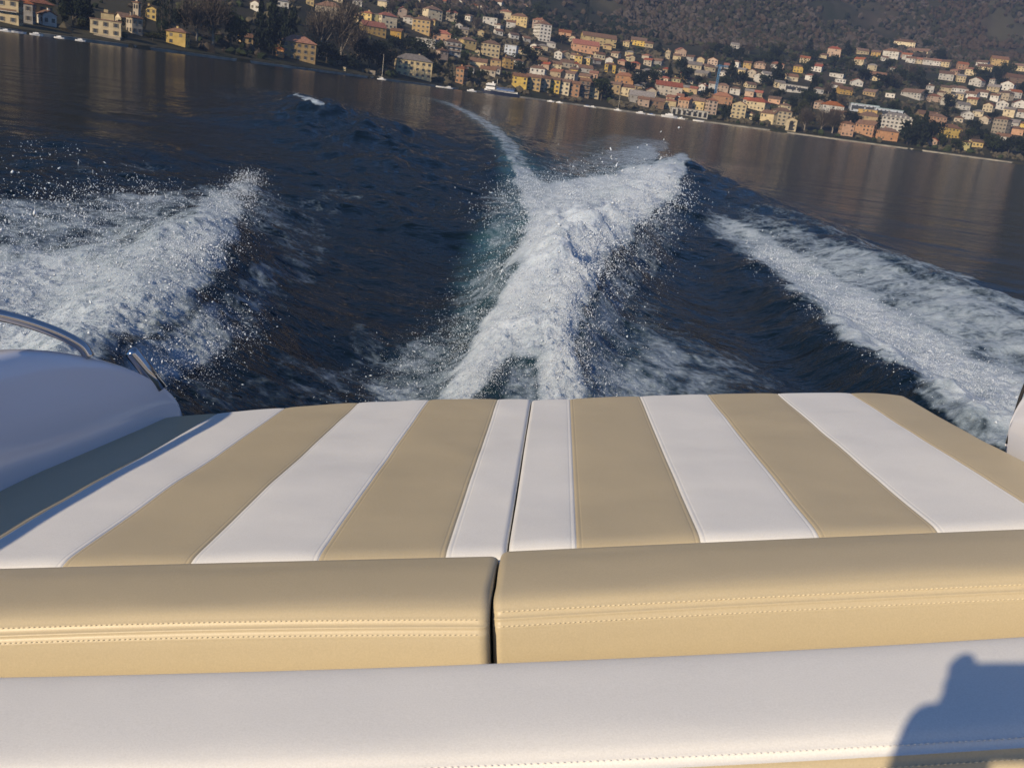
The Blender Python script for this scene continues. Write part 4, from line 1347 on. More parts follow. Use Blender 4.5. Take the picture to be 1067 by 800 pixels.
H_(684, 113, 14, 7, 'brown', 'brown', 'ridge', yaw=8, label='dark mauve boat shed between the pink house and the white arcade')
H_(698, 114, 12, 9, 'cream', 'terracotta', 'hip'); H_(711, 114, 12, 9, 'pink', 'terracotta', 'ridge', label='pink house above the white waterfront arcade'); H_(724, 115, 16, 9, 'yellow', 'brown', 'ridge', yaw=8, label='yellow house above the white waterfront arcade')
H_(718, 121.5, 36, 7, 'white', 'grey', 'flat', yaw=8, label='long low white waterfront arcade beside the moored yacht', extra=ex_colonnade, cat='arcade', name='arcade')
H_(730, 99, 9, 10, 'white', 'terracotta', 'gable'); H_(752, 109, 19, 8, 'salmon', 'orange', 'hip', yaw=8, label='wide house with orange roof at the foot of the blue crane')
H_(741, 120, 10, 14, 'pink', 'terracotta', 'hip', label='tall pink house at the waterside right of the white arcade')
H_(752, 96, 12, 6, 'pink', 'brown', 'hip'); H_(765, 99, 12, 6, 'white', 'brown', 'hip'); H_(765, 70, 10, 5, 'white', 'brown', 'hip'); H_(792, 72, 12, 7, 'pink', 'brown', 'hip'); H_(811, 72, 11, 6, 'pink', 'terracotta', 'hip'); H_(806, 71.5, 7, 4, 'white', 'brown', 'flat'); H_(831, 76, 10, 6, 'yellow', 'brown', 'hip')
H_(766, 51, 9, 4, 'white', 'grey', 'ridge'); H_(868, 60, 12, 8, 'pink', 'red', 'hip', label='pink villa with red roof standing alone high on the slope'); H_(850, 75, 12, 5, 'white', 'red', 'ridge'); H_(853, 71, 9, 4, 'white', 'brown', 'ridge'); H_(857, 61, 9, 3, 'cream', 'brown', 'ridge')
H_(789, 86, 9, 7, 'white', 'brown', 'gable'); H_(825, 85, 13, 5, 'cream', 'brown', 'ridge'); H_(829, 97, 24, 7, 'white', 'grey', 'flat', label='long white modern flat-roofed building above the arched cream villa', extra=ex_glassband); H_(853, 98, 10, 5, 'white', 'brown', 'hip'); H_(783, 92, 11, 4, 'cream', 'brown', 'ridge')
H_(768, 124, 14, 14, 'cream', 'brown', 'gable', label='cream gabled villa at the waterside right of the dark round tree', cat='villa', name='villa'); H_(779, 124, 9, 7, 'cream', 'brown', 'hip')
H_(786, 115, 20, 8, 'cream', 'red', 'hip', label='long cream house with red roof behind the cream gabled villa'); H_(806, 108, 14, 5, 'salmon', 'brown', 'ridge')
H_(813, 131, 18, 14, 'cream', 'brown', 'hip', yaw=10, label='main block of the cream waterside villa with tower, left of the bare plane trees', cat='villa', name='villa')
H_(818, 121, 9, 10, 'cream', 'brown', 'hip', label='square tower rising behind the cream waterside villa', cat='tower', name='tower')
H_(823, 138, 10, 11, 'cream', 'brown', 'gable', label='cream arched pavilion at the water in front of the waterside villa', extra=ex_arch, cat='pavilion', name='pavilion'); H_(798, 128, 16, 9, 'cream', 'brown', 'ridge', label='low cream wing left of the waterside villa')
H_(867, 119, 20, 8, 'white', 'orange', 'hip', label='white house with orange roof behind the bare plane trees'); H_(853, 114, 11, 7, 'pink', 'brown', 'hip'); H_(872, 124, 18, 6, 'beige', 'brown', 'ridge')
H_(871, 81, 14, 4, 'white', 'grey', 'flat'); H_(876, 87, 11, 4, 'white', 'grey', 'flat'); H_(872, 93, 12, 4, 'white', 'brown', 'ridge'); H_(881, 99, 14, 5, 'ochre', 'brown', 'ridge')
H_(882, 142, 12, 12, 'salmon', 'brown', 'hip', label='small salmon house at the water right of the plane trees'); H_(899, 141, 19, 10, 'salmon', 'brown', 'ridge', label='wide salmon house between the small salmon house and the white hotel')
H_(902, 131, 20, 9, 'tan', 'brown', 'hip', label='brick-brown house with hipped roof behind the wide salmon house'); H_(903, 121, 19, 6, 'ochre', 'grey', 'flat', label='ochre strip-windowed block below the teal-roofed building')
M['r_teal'] = M['teal']
H_(900, 118, 26, 8, 'bluish grey', 'teal', 'flat', yaw=10, label='teal-roofed modern glass block left of the white hotel, the left one of two', extra=ex_glassband)
H_(925, 123, 25, 8, 'bluish grey', 'teal', 'flat', yaw=10, label='teal-roofed modern glass block directly behind the white hotel', extra=ex_glassband)
H_(932, 138, 27, 14, 'white', 'grey', 'hip', yaw=10, label='white hotel with dormers and grey mansard roof by the lake', extra=ex_mansard, cat='hotel', name='hotel'); H_(926, 147, 17, 9, 'salmon', 'brown', 'hip', label='salmon house at the water in front of the white hotel')
H_(978, 130, 14, 7, 'salmon', 'brown', 'hip', label='salmon house right of the dark cedars'); H_(966, 125, 18, 6, 'tan', 'brown', 'ridge'); H_(992, 144, 18, 9, 'yellow', 'brown', 'hip', label='yellow villa right of the dark cedars near the water'); H_(971, 152, 8, 5, 'pink', 'red', 'gable', label='tiny pink house on the shore below the dark cedars')
H_(1005, 157, 8, 8, 'olive', 'brown', 'hip'); H_(1018, 154, 12, 6, 'yellow', 'brown', 'ridge'); H_(1039, 140, 13, 14, 'beige', 'brown', 'hip', label='tall grey-beige block at the right end of the lake front'); H_(1044, 146, 14, 4, 'white', 'brown', 'ridge'); H_(1062, 134, 10, 6, 'yellow', 'brown', 'hip'); H_(1052, 133, 14, 5, 'white', 'grey', 'ridge'); H_(1058, 141, 12, 6, 'salmon', 'brown', 'hip')
H_(941, 52, 19, 7, 'cream', 'brown', 'hip', label='big cream building standing topmost on the right-hand slope'); H_(951, 58, 28, 4, 'cream', 'brown', 'ridge', label='long low cream building right below the topmost cream building')
H_(927, 61, 16, 7, 'white', 'brown', 'hip'); H_(912, 59, 9, 4, 'ochre', 'brown', 'ridge'); H_(899, 57, 13, 4, 'cream', 'brown', 'ridge'); H_(936, 60, 8, 5, 'salmon', 'red', 'hip'); H_(922, 64, 7, 4, 'white', 'brown', 'ridge')
for i, (a, b) in enumerate(((948, 66), (957, 67), (966, 68), (975, 69), (983, 70), (944, 63))):
    H_(a, b, 10, 5, ('white', 'cream', 'white', 'white', 'cream', 'white')[i], ('brown', 'terracotta')[i % 2], 'ridge')
H_(914, 85, 15, 6, 'cream', 'brown', 'ridge'); H_(931, 75, 7, 4, 'white', 'brown', 'hip'); H_(969, 97, 6, 8, 'white', 'brown', 'hip'); H_(905, 100, 15, 4, 'ochre', 'brown', 'ridge'); H_(927, 102, 9, 5, 'white', 'grey', 'flat'); H_(948, 102, 22, 5, 'white', 'brown', 'ridge'); H_(985, 84, 14, 7, 'white', 'brown', 'ridge')
H_(1025, 75, 15, 5, 'cream', 'brown', 'ridge'); H_(1041, 69, 14, 6, 'ochre', 'brown', 'ridge', label='ochre house high at the right end of the slope'); H_(1022, 70, 10, 4, 'white', 'brown', 'ridge'); H_(1011, 79, 10, 6, 'cream', 'terracotta', 'hip'); H_(1033, 88, 6, 5, 'white', 'brown', 'hip'); H_(993, 78, 9, 5, 'pink', 'terracotta', 'hip'); H_(1003, 73, 10, 5, 'salmon', 'terracotta', 'ridge'); H_(1058, 87, 18, 6, 'brown', 'brown', 'ridge'); H_(1060, 74, 12, 5, 'cream', 'brown', 'ridge')
for a, b, c in ((985, 98, 'cream'), (994, 96, 'white'), (1002, 97, 'white'), (980, 103, 'beige'), (990, 106, 'cream'), (999, 104, 'cream'), (974, 107, 'pink'), (984, 110, 'white'), (1010, 103, 'white'), (1022, 101, 'white'),
                (1004, 115, 'white'), (1012, 109, 'cream'), (1035, 106, 'white'), (1044, 104, 'beige'), (1043, 115, 'white'), (1058, 103, 'white'), (1063, 113, 'white'), (1028, 117, 'cream'), (1018, 122, 'cream'), (1008, 125, 'white'), (998, 128, 'beige'), (1024, 129, 'beige'), (1050, 122, 'cream'), (1062, 123, 'white'), (1034, 96, 'cream'), (1048, 95, 'white'), (1001, 86, 'cream'), (1015, 90, 'white')):
    H_(a, b, random.uniform(8, 13), random.uniform(4.5, 7), c, random.choice(['brown', 'terracotta', 'brown', 'grey']), random.choice(['ridge', 'hip', 'ridge', 'gable']))
# scattered houses higher up, left and middle
for a, b, c in ((352, 3, 'cream'), (372, 6, 'white'), (398, 8, 'cream'), (416, 6, 'white'), (432, 5, 'cream'), (459, 7, 'beige'), (478, 8, 'white'), (494, 12, 'cream'), (505, 14, 'white'), (500, 4, 'beige'), (478, 30, 'white'), (484, 36, 'beige'),
                (556, 52, 'white'), (566, 53, 'cream'), (574, 50, 'white'), (548, 58, 'cream'), (640, 60, 'beige'), (655, 60, 'cream'), (672, 62, 'beige'), (684, 68, 'grey'), (752, 80, 'white'), (772, 78, 'cream'), (800, 82, 'white'), (812, 92, 'cream'), (842, 84, 'white'), (838, 66, 'cream'), (893, 90, 'white'), (908, 74, 'cream'), (894, 68, 'cream'), (780, 101, 'pink')):
    H_(a, b, random.uniform(8, 12), random.uniform(4.5, 6.5), c, random.choice(['brown', 'terracotta', 'grey']), random.choice(['ridge', 'hip', 'gable']))


tries = 0; extra_n = 0
while extra_n < 42 and tries < 6000:
    tries += 1
    a = random.uniform(545, 790); b = 28 + .1331 * a - random.uniform(9, 62)
    w_ = random.uniform(7, 11); h_ = random.uniform(4, 6.5)
    if any(abs(a - i['px']) < (w_ + i['w']) * .43 and -h_ * .75 < b - i['py'] < h_ * .8 for _, i in HOUSES): continue
    if abs(a - 626) < 14 and b > 78: continue
    H_(a, b, w_, h_, random.choice(['cream', 'beige', 'tan', 'white', 'pink', 'beige', 'grey', 'ochre']), random.choice(['brown', 'brown', 'terracotta', 'red', 'grey']), random.choice(['ridge', 'ridge', 'hip', 'gable'])); extra_n += 1


# ---- labels for the houses not named by hand: look first, then the landmark they stand by
def place(px, py):
    up = (28 + .1331 * px) - py
    tier = 'by the waterfront' if up < 14 else 'rows uphill' if up < 40 else 'halfway up' if up < 66 else 'high up'
    marks = ((350, 'above the bare plane trees'), (450, 'above the cream palazzo'), (505, 'behind the orange tower house'), (550, 'above the ferry'), (600, 'above the waterfront terrace'), (645, 'above the round green tree'),
             (690, 'left of the marina'), (735, 'above the white arcade'), (780, 'near the blue crane'), (835, 'above the cream waterside villa'), (895, 'above the plane trees'), (945, 'above the white hotel'), (985, 'above the dark cedars'), (1030, 'uphill of the yellow villa'), (2000, 'at the right end'))
    mk = next(t for x, t in marks if px < x)
    return tier + ' ' + mk


bucket = {}
for t, i in HOUSES:
    if i['label']: continue
    rf = {'hip': 'hipped', 'ridge': 'pitched', 'gable': 'gabled', 'flat': 'flat'}[i['kind']]
    bucket.setdefault((i['col'], i['roof'], rf, place(i['px'], i['py'])), []).append((i['px'], t))
ORD = ['first', 'second', 'third', 'fourth', 'fifth', 'sixth', 'seventh', 'eighth', 'ninth', 'tenth', 'eleventh', 'twelfth', 'thirteenth', 'fourteenth']
NUM = ['', 'one', 'two', 'three', 'four', 'five', 'six', 'seven', 'eight', 'nine', 'ten', 'eleven', 'twelve', 'thirteen', 'fourteen']
for (c, r_, k, pl), lst in bucket.items():
    lst.sort(key=lambda q: q[0])
    for j, (_, t) in enumerate(lst):
        if len(lst) == 1: t['label'] = f'{c} house, {k} {r_} roof, {pl}'
        else: t['label'] = f'{ORD[j]} {c} house from left, {k} {r_} roof, {pl}'
for t, i in HOUSES:
    t['group'] = 'buildings of the lakeside town'
print('houses', len(HOUSES))

# ------------------------------------------------------------------ trees
def leafmat(name, c, var=.35):
    m = simple(name, c, .9, var, .6, spec=.15); return m


M['leaf_dark'] = leafmat('conifer_needles', (0.012, 0.018, 0.011)); M['leaf_ever'] = leafmat('evergreen_leaves', (0.024, 0.033, 0.015)); M['leaf_olive'] = leafmat('olive_leaves', (0.045, 0.05, 0.02))
M['twig'] = leafmat('bare_twigs', (0.075, 0.062, 0.05), .25); M['bark'] = simple('bark', (0.11, 0.09, 0.07), .95, .3, 1.2); M['pale_bark'] = simple('pale_plane_bark', (0.30, 0.26, 0.21), .9, .3, .5)


def crown_mesh(kind, seed):
    """unit tree crown: height 1, half-width .5; made of many leaf clumps"""
    rs = np.random.default_rng(seed); V = []; Fs = []
    def clump(c, s, flat=.6, k=3):
        for _ in range(k):
            n_ = rs.normal(0, 1, 3); n_ /= np.linalg.norm(n_)
            a = np.cross(n_, rs.normal(0, 1, 3)); a /= np.linalg.norm(a); b = np.cross(n_, a)
            o = c + rs.normal(0, s * .4, 3); b0 = len(V)
            q = rs.uniform(.6, 1.2, 4)
            for (u, v), z in zip(((1, 0), (0, 1), (-1, 0), (0, -1)), q): V.append(o + (a * u + b * v * flat * 1.4) * s * z)
            Fs.append((b0, b0 + 1, b0 + 2, b0 + 3))
    if kind == 'conifer':
        for k in range(420):
            h = rs.random() ** .8; rad = .5 * (1 - h) ** .8 * (.65 + .35 * math.sin(h * 38 + seed)) + .015
            a = rs.random() * 6.283; rr = rad * math.sqrt(rs.uniform(.25, 1))
            clump(np.array([rr * math.cos(a), rr * math.sin(a), .06 + .94 * h]), .045 + .03 * (1 - h), .5, 2)
    elif kind == 'cypress':
        for k in range(300):
            h = rs.random(); rad = .5 * min(1, 5 * h + .3) * (1 - h) ** .45
            a = rs.random() * 6.283; rr = rad * math.sqrt(rs.uniform(.4, 1))
            clump(np.array([rr * math.cos(a), rr * math.sin(a), .03 + .97 * h]), .035 if False else .05, .5, 2)
    elif kind == 'bare':
        lob = [(rs.normal(0, .16), rs.normal(0, .16), rs.uniform(.45, .85), rs.uniform(.14, .26)) for _ in range(9)]
        for k in range(1500):
            x0, y0, z0, s0 = lob[rs.integers(len(lob))]
            c = np.array([x0, y0, z0]) + rs.normal(0, s0 * .62, 3)
            d = c - np.array([0, 0, .2]); d = d / np.linalg.norm(d) + rs.normal(0, .45, 3); d /= np.linalg.norm(d)
            w_ = np.cross(d, rs.normal(0, 1, 3)); w_ /= np.linalg.norm(w_); ln = rs.uniform(.05, .12); b0 = len(V)
            for p in (c - d * ln - w_ * .006, c - d * ln + w_ * .006, c + d * ln + w_ * .003, c + d * ln - w_ * .003): V.append(p)
            Fs.append((b0, b0 + 1, b0 + 2, b0 + 3))
    else:
        nl = 11 if kind == 'broad' else 7
        lob = [(rs.normal(0, .2), rs.normal(0, .2), rs.uniform(.35, .78), rs.uniform(.13, .24)) for _ in range(nl)]
        for k in range(520):
            x0, y0, z0, s0 = lob[rs.integers(nl)]
            d = rs.normal(0, 1, 3); d /= np.linalg.norm(d)
            clump(np.array([x0, y0, z0]) + d * s0 * rs.uniform(.55, 1.1), .045, .7, 2)
    V = np.array(V); V[:, 2] = np.clip(V[:, 2], .02, None)
    return V, np.array(Fs)


_crowns = {}


def crown(kind, mat, var):
    key = (kind, mat, var)
    if key not in _crowns:
        V, Fq = crown_mesh(kind, 100 + var * 7 + len(kind)); _crowns[key] = mesh_from('crown', V, Fq, [M[mat]], None, False)
    return _crowns[key]


_trunks = {}


def trunk(kind, mat):
    key = (kind, mat)
    if key not in _trunks:
        mb = MB()
        if kind == 'bare':
            mb.tube([(0, 0, -.08), (.01, 0, .2), (.03, .01, .42), (.06, .02, .7), (.09, .02, .95)], [.045, .034, .026, .014, .004], 7)
            for k in range(9):
                a = k * 2.4; z = .18 + .05 * k; l_ = .34 - .015 * k
                mb.tube([(.01, 0, z), (math.cos(a) * l_ * .5, math.sin(a) * l_ * .5, z + .16), (math.cos(a) * l_, math.sin(a) * l_, z + .36)], [.018, .011, .003], 5)
        else:
            mb.tube([(0, 0, -.1), (.01, 0, .3), (0, .01, .75)], [.035, .028, .008], 7)
            for k in range(5):
                a = k * 2.4; z = .22 + .09 * k; mb.tube([(0, 0, z), (math.cos(a) * .24, math.sin(a) * .24, z + .14)], [.012, .004], 5)
        _trunks[key] = mesh_from('trunk', mb.v, mb.f, [M[mat]], None, True)
    return _trunks[key]


TREES = []
KN = {'conifer': ('conifer', 'leaf_dark', 'bark', 'dark conifer'), 'cypress': ('cypress', 'leaf_dark', 'bark', 'slim dark cypress'), 'bare': ('bare', 'twig', 'pale_bark', 'bare grey-brown tree'),
      'broad': ('broad', 'leaf_ever', 'bark', 'green leafy tree'), 'darkbroad': ('broad', 'leaf_dark', 'bark', 'dense dark evergreen'), 'bush': ('bush', 'leaf_olive', 'bark', 'low olive-green bush')}
NM = {'conifer': 'conifer_tree', 'cypress': 'cypress_tree', 'bare': 'bare_tree', 'broad': 'leafy_tree', 'darkbroad': 'evergreen_tree', 'bush': 'garden_bush'}


def tree(px, py, wpx, hpx, kind, label=None):
    x, y, z, r_ = px_ground(px, py); k, lm, tm, words_ = KN[kind]
    W = wpx * r_ / F * 1.15; Hh = hpx * r_ / F * 1.02
    t = thing(NM[kind], label, 'bush' if kind == 'bush' else 'tree', (x, y, z - .3), random.uniform(0, 6.28), 'trees and bushes of the lakeside town')
    c = obj('crown', crown(k, lm, random.randrange(3)), t); c.scale = (W, W, Hh)
    tr = obj('trunk', trunk('bare' if kind == 'bare' else 'leafy', tm), t); tr.scale = (min(W, Hh * .8), min(W, Hh * .8), Hh)
    TREES.append((t, px, py, words_, wpx * hpx))


for a in ((76, 29, 22, 34, 'darkbroad'), (92, 30, 15, 28, 'conifer'), (66, 26, 10, 16, 'broad'), (86, 31, 12, 10, 'bush'), (124, 34, 7, 14, 'darkbroad'), (150, 31, 5, 36, 'cypress'), (168, 37, 9, 44, 'cypress'), (176, 37, 8, 40, 'cypress'), (187, 33, 20, 24, 'darkbroad'), (159, 43, 16, 9, 'bush'),
          (205, 44, 26, 36, 'bare'), (222, 48, 34, 44, 'bare'), (240, 52, 20, 36, 'broad'), (252, 48, 14, 26, 'darkbroad'), (270, 53, 18, 46, 'conifer'), (283, 54, 22, 52, 'conifer'), (299, 52, 20, 46, 'darkbroad'), (284, 58, 12, 12, 'bush'), 
          (333, 60, 30, 44, 'bare'), (354, 68, 36, 60, 'bare'), (372, 66, 24, 34, 'bare'), (340, 66, 22, 22, 'darkbroad'), (362, 71, 18, 14, 'darkbroad'), (384, 73, 24, 28, 'darkbroad'), (402, 74, 16, 24, 'darkbroad'), (436, 62, 24, 20, 'broad'), (420, 58, 12, 18, 'darkbroad'), (467, 84, 9, 20, 'cypress'), (486, 86, 14, 18, 'broad'), (452, 76, 10, 12, 'darkbroad'), (500, 84, 12, 12, 'broad'),
          (551, 68, 20, 18, 'darkbroad'), (540, 77, 12, 12, 'broad'), (573, 100, 9, 9, 'broad'), (626, 105, 19, 24, 'broad'), (585, 46, 12, 10, 'darkbroad'), (609, 33, 5, 28, 'cypress'), (655, 78, 14, 14, 'darkbroad'), (667, 91, 18, 20, 'darkbroad'), (680, 88, 14, 14, 'broad'), (696, 84, 8, 16, 'conifer'), (714, 87, 15, 15, 'darkbroad'), (735, 104, 10, 14, 'darkbroad'),
          (760, 86, 17, 20, 'conifer'), (772, 90, 12, 14, 'darkbroad'), (808, 90, 20, 22, 'conifer'), (796, 90, 12, 12, 'broad'), (755, 126, 12, 19, 'darkbroad'), (785, 128, 12, 7, 'bush'), (838, 136, 16, 20, 'bare'), (855, 137, 15, 20, 'bare'), (867, 139, 18, 22, 'bare'), (845, 112, 12, 14, 'broad'), (838, 108, 12, 14, 'broad'), (846, 96, 12, 16, 'conifer'), (912, 143, 10, 20, 'conifer'),
          (945, 151, 20, 26, 'darkbroad'), (958, 152, 20, 30, 'conifer'), (970, 150, 16, 24, 'darkbroad'), (980, 154, 10, 14, 'broad'), (952, 136, 12, 16, 'broad'), (1013, 141, 12, 16, 'darkbroad'), (1033, 158, 18, 18, 'broad'), (1050, 162, 20, 20, 'darkbroad'), (1063, 164, 16, 16, 'broad'), (996, 158, 12, 12, 'broad'), (986, 112, 10, 12, 'darkbroad'), (922, 92, 20, 14, 'darkbroad'), (940, 86, 18, 14, 'broad'), (900, 84, 14, 12, 'darkbroad'), (958, 92, 14, 12, 'darkbroad')):
    tree(*a)
occ = [(i['px'], i['py'], i['w'], i['h']) for _, i in HOUSES]
n_t = 0
while n_t < 185:
    px = random.uniform(395, 1067); up = random.uniform(8, 105); py = 28 + .1331 * px - up
    lim = np.interp(px, [395, 560, 700, 800, 930, 1067], [70, 80, 72, 78, 112, 90])
    if up > lim or py < -3: continue
    w_ = random.uniform(7, 13); h_ = w_ * random.uniform(.8, 1.4)
    if any(abs(px - a) < (w_ + c) * .42 and -2 < py - b < h_ * .8 for a, b, c, d in occ): continue
    tree(px, py, w_, h_, random.choice(['darkbroad', 'broad', 'bare', 'broad', 'conifer', 'darkbroad', 'bush'])); n_t += 1
bucket = {}
for t, px, py, wd, ar in TREES:
    if t.get('label'): continue
    if px < 330:
        pl = ('on the lake front beside the ' + ('ochre house' if px < 70 else 'boathouse villa' if px < 130 else 'bell tower' if px < 180 else 'yellow waterside house' if px < 235 else 'orange villa'))
    else: pl = place(px, py)
    bucket.setdefault((wd, pl), []).append((px, t))
for (wd, pl), lst in bucket.items():
    lst.sort(key=lambda q: q[0])
    for j, (_, t) in enumerate(lst):
        pw = wd.split(' ')
        t['label'] = f'{wd} {pl}' if len(lst) == 1 else f'{ORD[min(j, 13)]} from left of {wd}{"es" if wd.endswith("bush") else "s"} {pl}'


# ---- winter wood on the hills, and hedges and scrub between the houses
def blobs(name, pts, sizes, mats, label, cat, sq=1.0):
    t = (1 + 5 ** .5) / 2
    ico = np.array([(-1, t, 0), (1, t, 0), (-1, -t, 0), (1, -t, 0), (0, -1, t), (0, 1, t), (0, -1, -t), (0, 1, -t), (t, 0, -1), (t, 0, 1), (-t, 0, -1), (-t, 0, 1)], float) / math.hypot(1, t)
    icf = np.array([(0, 11, 5), (0, 5, 1), (0, 1, 7), (0, 7, 10), (0, 10, 11), (1, 5, 9), (5, 11, 4), (11, 10, 2), (10, 7, 6), (7, 1, 8), (3, 9, 4), (3, 4, 2), (3, 2, 6), (3, 6, 8), (3, 8, 9), (4, 9, 5), (2, 4, 11), (6, 2, 10), (8, 6, 7), (9, 8, 1)])
    n = len(pts)
    j = rng.uniform(.55, 1.35, (n, 12, 1))
    V = (pts[:, None, :] + ico[None] * j * sizes[:, None, None] * np.array([1, 1, sq])).reshape(-1, 3)
    Fq = (icf[None] + (np.arange(n) * 12)[:, None, None]).reshape(-1, 3)
    # patches of one kind of tree, mixed at their edges
    q = 0.7 * fbm(pts[:, 0] / 130, pts[:, 1] / 130, 3, 131) + 0.75 * fbm(pts[:, 0] / 480, pts[:, 1] / 480, 2, 137) + rng.normal(0, .16, n)
    mi = np.clip(np.digitize(q, [-.22, -.02, .2, .42]), 0, len(mats) - 1)
    me = mesh_from(name, V, Fq, mats, np.repeat(mi, 20), False)
    return tag(obj(name, me, None, 'stuff'), label, cat)


wm = [simple('wood_conifer', (0.012, 0.017, 0.011), .95, .3, .4, spec=.1), simple('wood_brown', (0.060, 0.047, 0.036), .95, .3, .4, spec=.1), simple('wood_grey', (0.072, 0.061, 0.053), .95, .3, .4, spec=.1),
      simple('wood_olive', (0.030, 0.031, 0.019), .95, .3, .4, spec=.1), simple('wood_russet', (0.055, 0.041, 0.030), .95, .3, .4, spec=.1)]
n = 64000
az = rng.uniform(R(-34), R(34), n); st = np.interp(az, AZP, STP)
s = st - 40 + 1700 * rng.random(n) ** 1.4
X = (shore_r(az) + s) * np.sin(az); Y = (shore_r(az) + s) * np.cos(az)
keep = (vnoise(X / 150, Y / 150, 151) * .55 + vnoise(X / 55, Y / 55, 152) * .3 + vnoise(X / 420, Y / 420, 153) * .25 > .50) | (rng.random(n) < .10)
X, Y, s = X[keep], Y[keep], s[keep]
sz = rng.uniform(1.6, 4.2, len(X)) * (1 + s / 3000)
blobs('hillside_wood', np.column_stack([X, Y, ground_z(X, Y) + sz * .6]), sz, wm, 'brown winter wood covering the mountain slopes above the town', 'wood', 1.15)
gm_ = [simple('hedge_dark', (0.018, 0.025, 0.013), .95, .3, .4, spec=.1), simple('scrub_brown', (0.055, 0.046, 0.036), .95, .3, .4, spec=.1), simple('scrub_olive', (0.046, 0.048, 0.026), .95, .3, .4, spec=.1), simple('hedge_green', (0.034, 0.045, 0.02), .95, .3, .4, spec=.1), simple('scrub_straw', (0.085, 0.074, 0.05), .95, .3, .4, spec=.1)]
n = 17000
az = rng.uniform(R(-33), R(33), n); st = np.interp(az, AZP, STP)
s = 10 + (st + 20) * rng.random(n)
X = (shore_r(az) + s) * np.sin(az); Y = (shore_r(az) + s) * np.cos(az)
keep = (vnoise(X / 40, Y / 40, 161) > .30) & ((az > px_az(395)) | (rng.random(n) < .12))
X, Y = X[keep], Y[keep]
hx, hy, _ = project(np.column_stack([X, Y, ground_z(X, Y)]))
ok = np.ones(len(X), bool)
for t, i in HOUSES:
    lx = t.location.x; ly = t.location.y; w_ = i['w'] * math.hypot(lx, ly) / F
    ok &= ((X - lx) ** 2 + (Y - ly) ** 2) > (w_ * .75 + 4) ** 2
    ok &= ~((np.abs(hx - i['px']) < i['w'] * .5) & (hy > i['py'] - i['h'] * .4) & (hy < i['py'] + 2.5))
X, Y = X[ok], Y[ok]
sz = rng.uniform(.9, 3.5, len(X))
blobs('garden_shrubbery', np.column_stack([X, Y, ground_z(X, Y) + sz * .4]), sz, gm_, 'hedges and scrub filling the gardens between the houses', 'shrubbery', .9)

# ------------------------------------------------------------------ boats, crane and small things on the shore
def on_water(px, off=6.0):
    a = px_az(px); r_ = float(shore_r(a)) - off
    return r_ * math.sin(a), r_ * math.cos(a), r_, a


M['hullwhite'] = simple('boat_white', (0.78, 0.78, 0.78), .35); M['navy'] = simple('navy_paint', (0.015, 0.022, 0.05), .4); M['blue'] = simple('blue_canvas', (0.05, 0.11, 0.28), .6); M['crane'] = simple('crane_blue', (0.07, 0.20, 0.38), .5)


def boat_hull(mb, Ln, B, Hh, m=0, y0=0.0):
    st = []
    for t, k in ((0, .75), (.15, .95), (.45, 1), (.75, .8), (.92, .4), (1, .03)):
        x = -Ln / 2 + Ln * t; sh = Hh * (1 + .25 * t * t)
        st.append([(x, -B / 2 * k, sh), (x - .04 * Ln * t, -B / 2 * k * .75, -.25), (x - .04 * Ln * t, B / 2 * k * .75, -.25), (x, B / 2 * k, sh)])
    V = [p for r_ in st for p in r_]; Fs = []
    for i in range(5):
        for k in range(4):
            Fs.append((i * 4 + k, i * 4 + (k + 1) % 4, (i + 1) * 4 + (k + 1) % 4, (i + 1) * 4 + k)[::-1])
    Fs.append((0, 1, 2, 3)); Fs.append((23, 22, 21, 20))
    mb.add(V, Fs, m)


def small_boat(px, lpx, label, cover='hullwhite', off=9.0, mast=0):
    x, y, r_, a = on_water(px, off); Ln = lpx * r_ / F
    t = thing('moored_boat', label, 'boat', (x, y, 0.1), -a + random.uniform(-.3, .3), 'small boats moored along the quay')
    mb = MB(); boat_hull(mb, Ln, Ln * .32, Ln * .11); mb.build('hull', M['hullwhite'], t)
    mb = MB(); mb.box((-Ln * .05, 0, Ln * .15), (Ln * .42, Ln * .22, Ln * .09)); mb.box((Ln * .02, 0, Ln * .21), (Ln * .24, Ln * .18, Ln * .05)); mb.build('cabin', M[cover], t)
    if mast:
        mb = MB(); mb.tube([(0, 0, Ln * .1), (0, 0, mast * r_ / F)], [.13, .09], 6); mb.tube([(0, 0, Ln * .3), (-Ln * .42, 0, Ln * .32)], .09, 6); mb.build('mast', M['frame'], t)
    return t


small_boat(6, 9, 'white motorboat moored farthest left, below the cream balcony block'); small_boat(38, 11, 'white cabin boat moored below the wide ochre house', off=8); small_boat(20, 12, 'dark covered boat moored below the grey-walled house', 'navy')
small_boat(62, 9, 'white launch moored below the small white gabled house'); small_boat(84, 9, 'white launch with raised cabin moored left of the boathouse villa', off=12)
small_boat(398, 9, 'small white sailing boat with a tall mast moored left of the cream palazzo', mast=24, off=10)
small_boat(459, 9, 'grey-covered boat moored between the cream palazzo and the orange tower house', 'navy'); small_boat(468, 9, 'white boat moored below the orange tower house'); small_boat(492, 10, 'white boat moored just left of the ferry bow')
small_boat(574, 7, 'small white boat moored below the tan terrace house'); small_boat(583, 7, 'small white boat moored below the bright yellow terrace house'); small_boat(612, 7, 'blue-covered boat moored below the dark timbered house', 'blue'); small_boat(618, 7, 'white boat moored just left of the round green tree')
small_boat(644, 8, 'white sailing boat with short mast moored right of the round green tree', mast=19); small_boat(668, 10, 'white boat moored in front of the low pink house'); small_boat(679, 8, 'blue-covered boat moored in front of the dark mauve shed', 'blue')
small_boat(698, 17, 'large white yacht moored in front of the white arcade', off=14); small_boat(710, 8, 'white boat moored right beside the large yacht'); small_boat(728, 11, 'dark boat moored at the right end of the white arcade', 'navy', off=12)

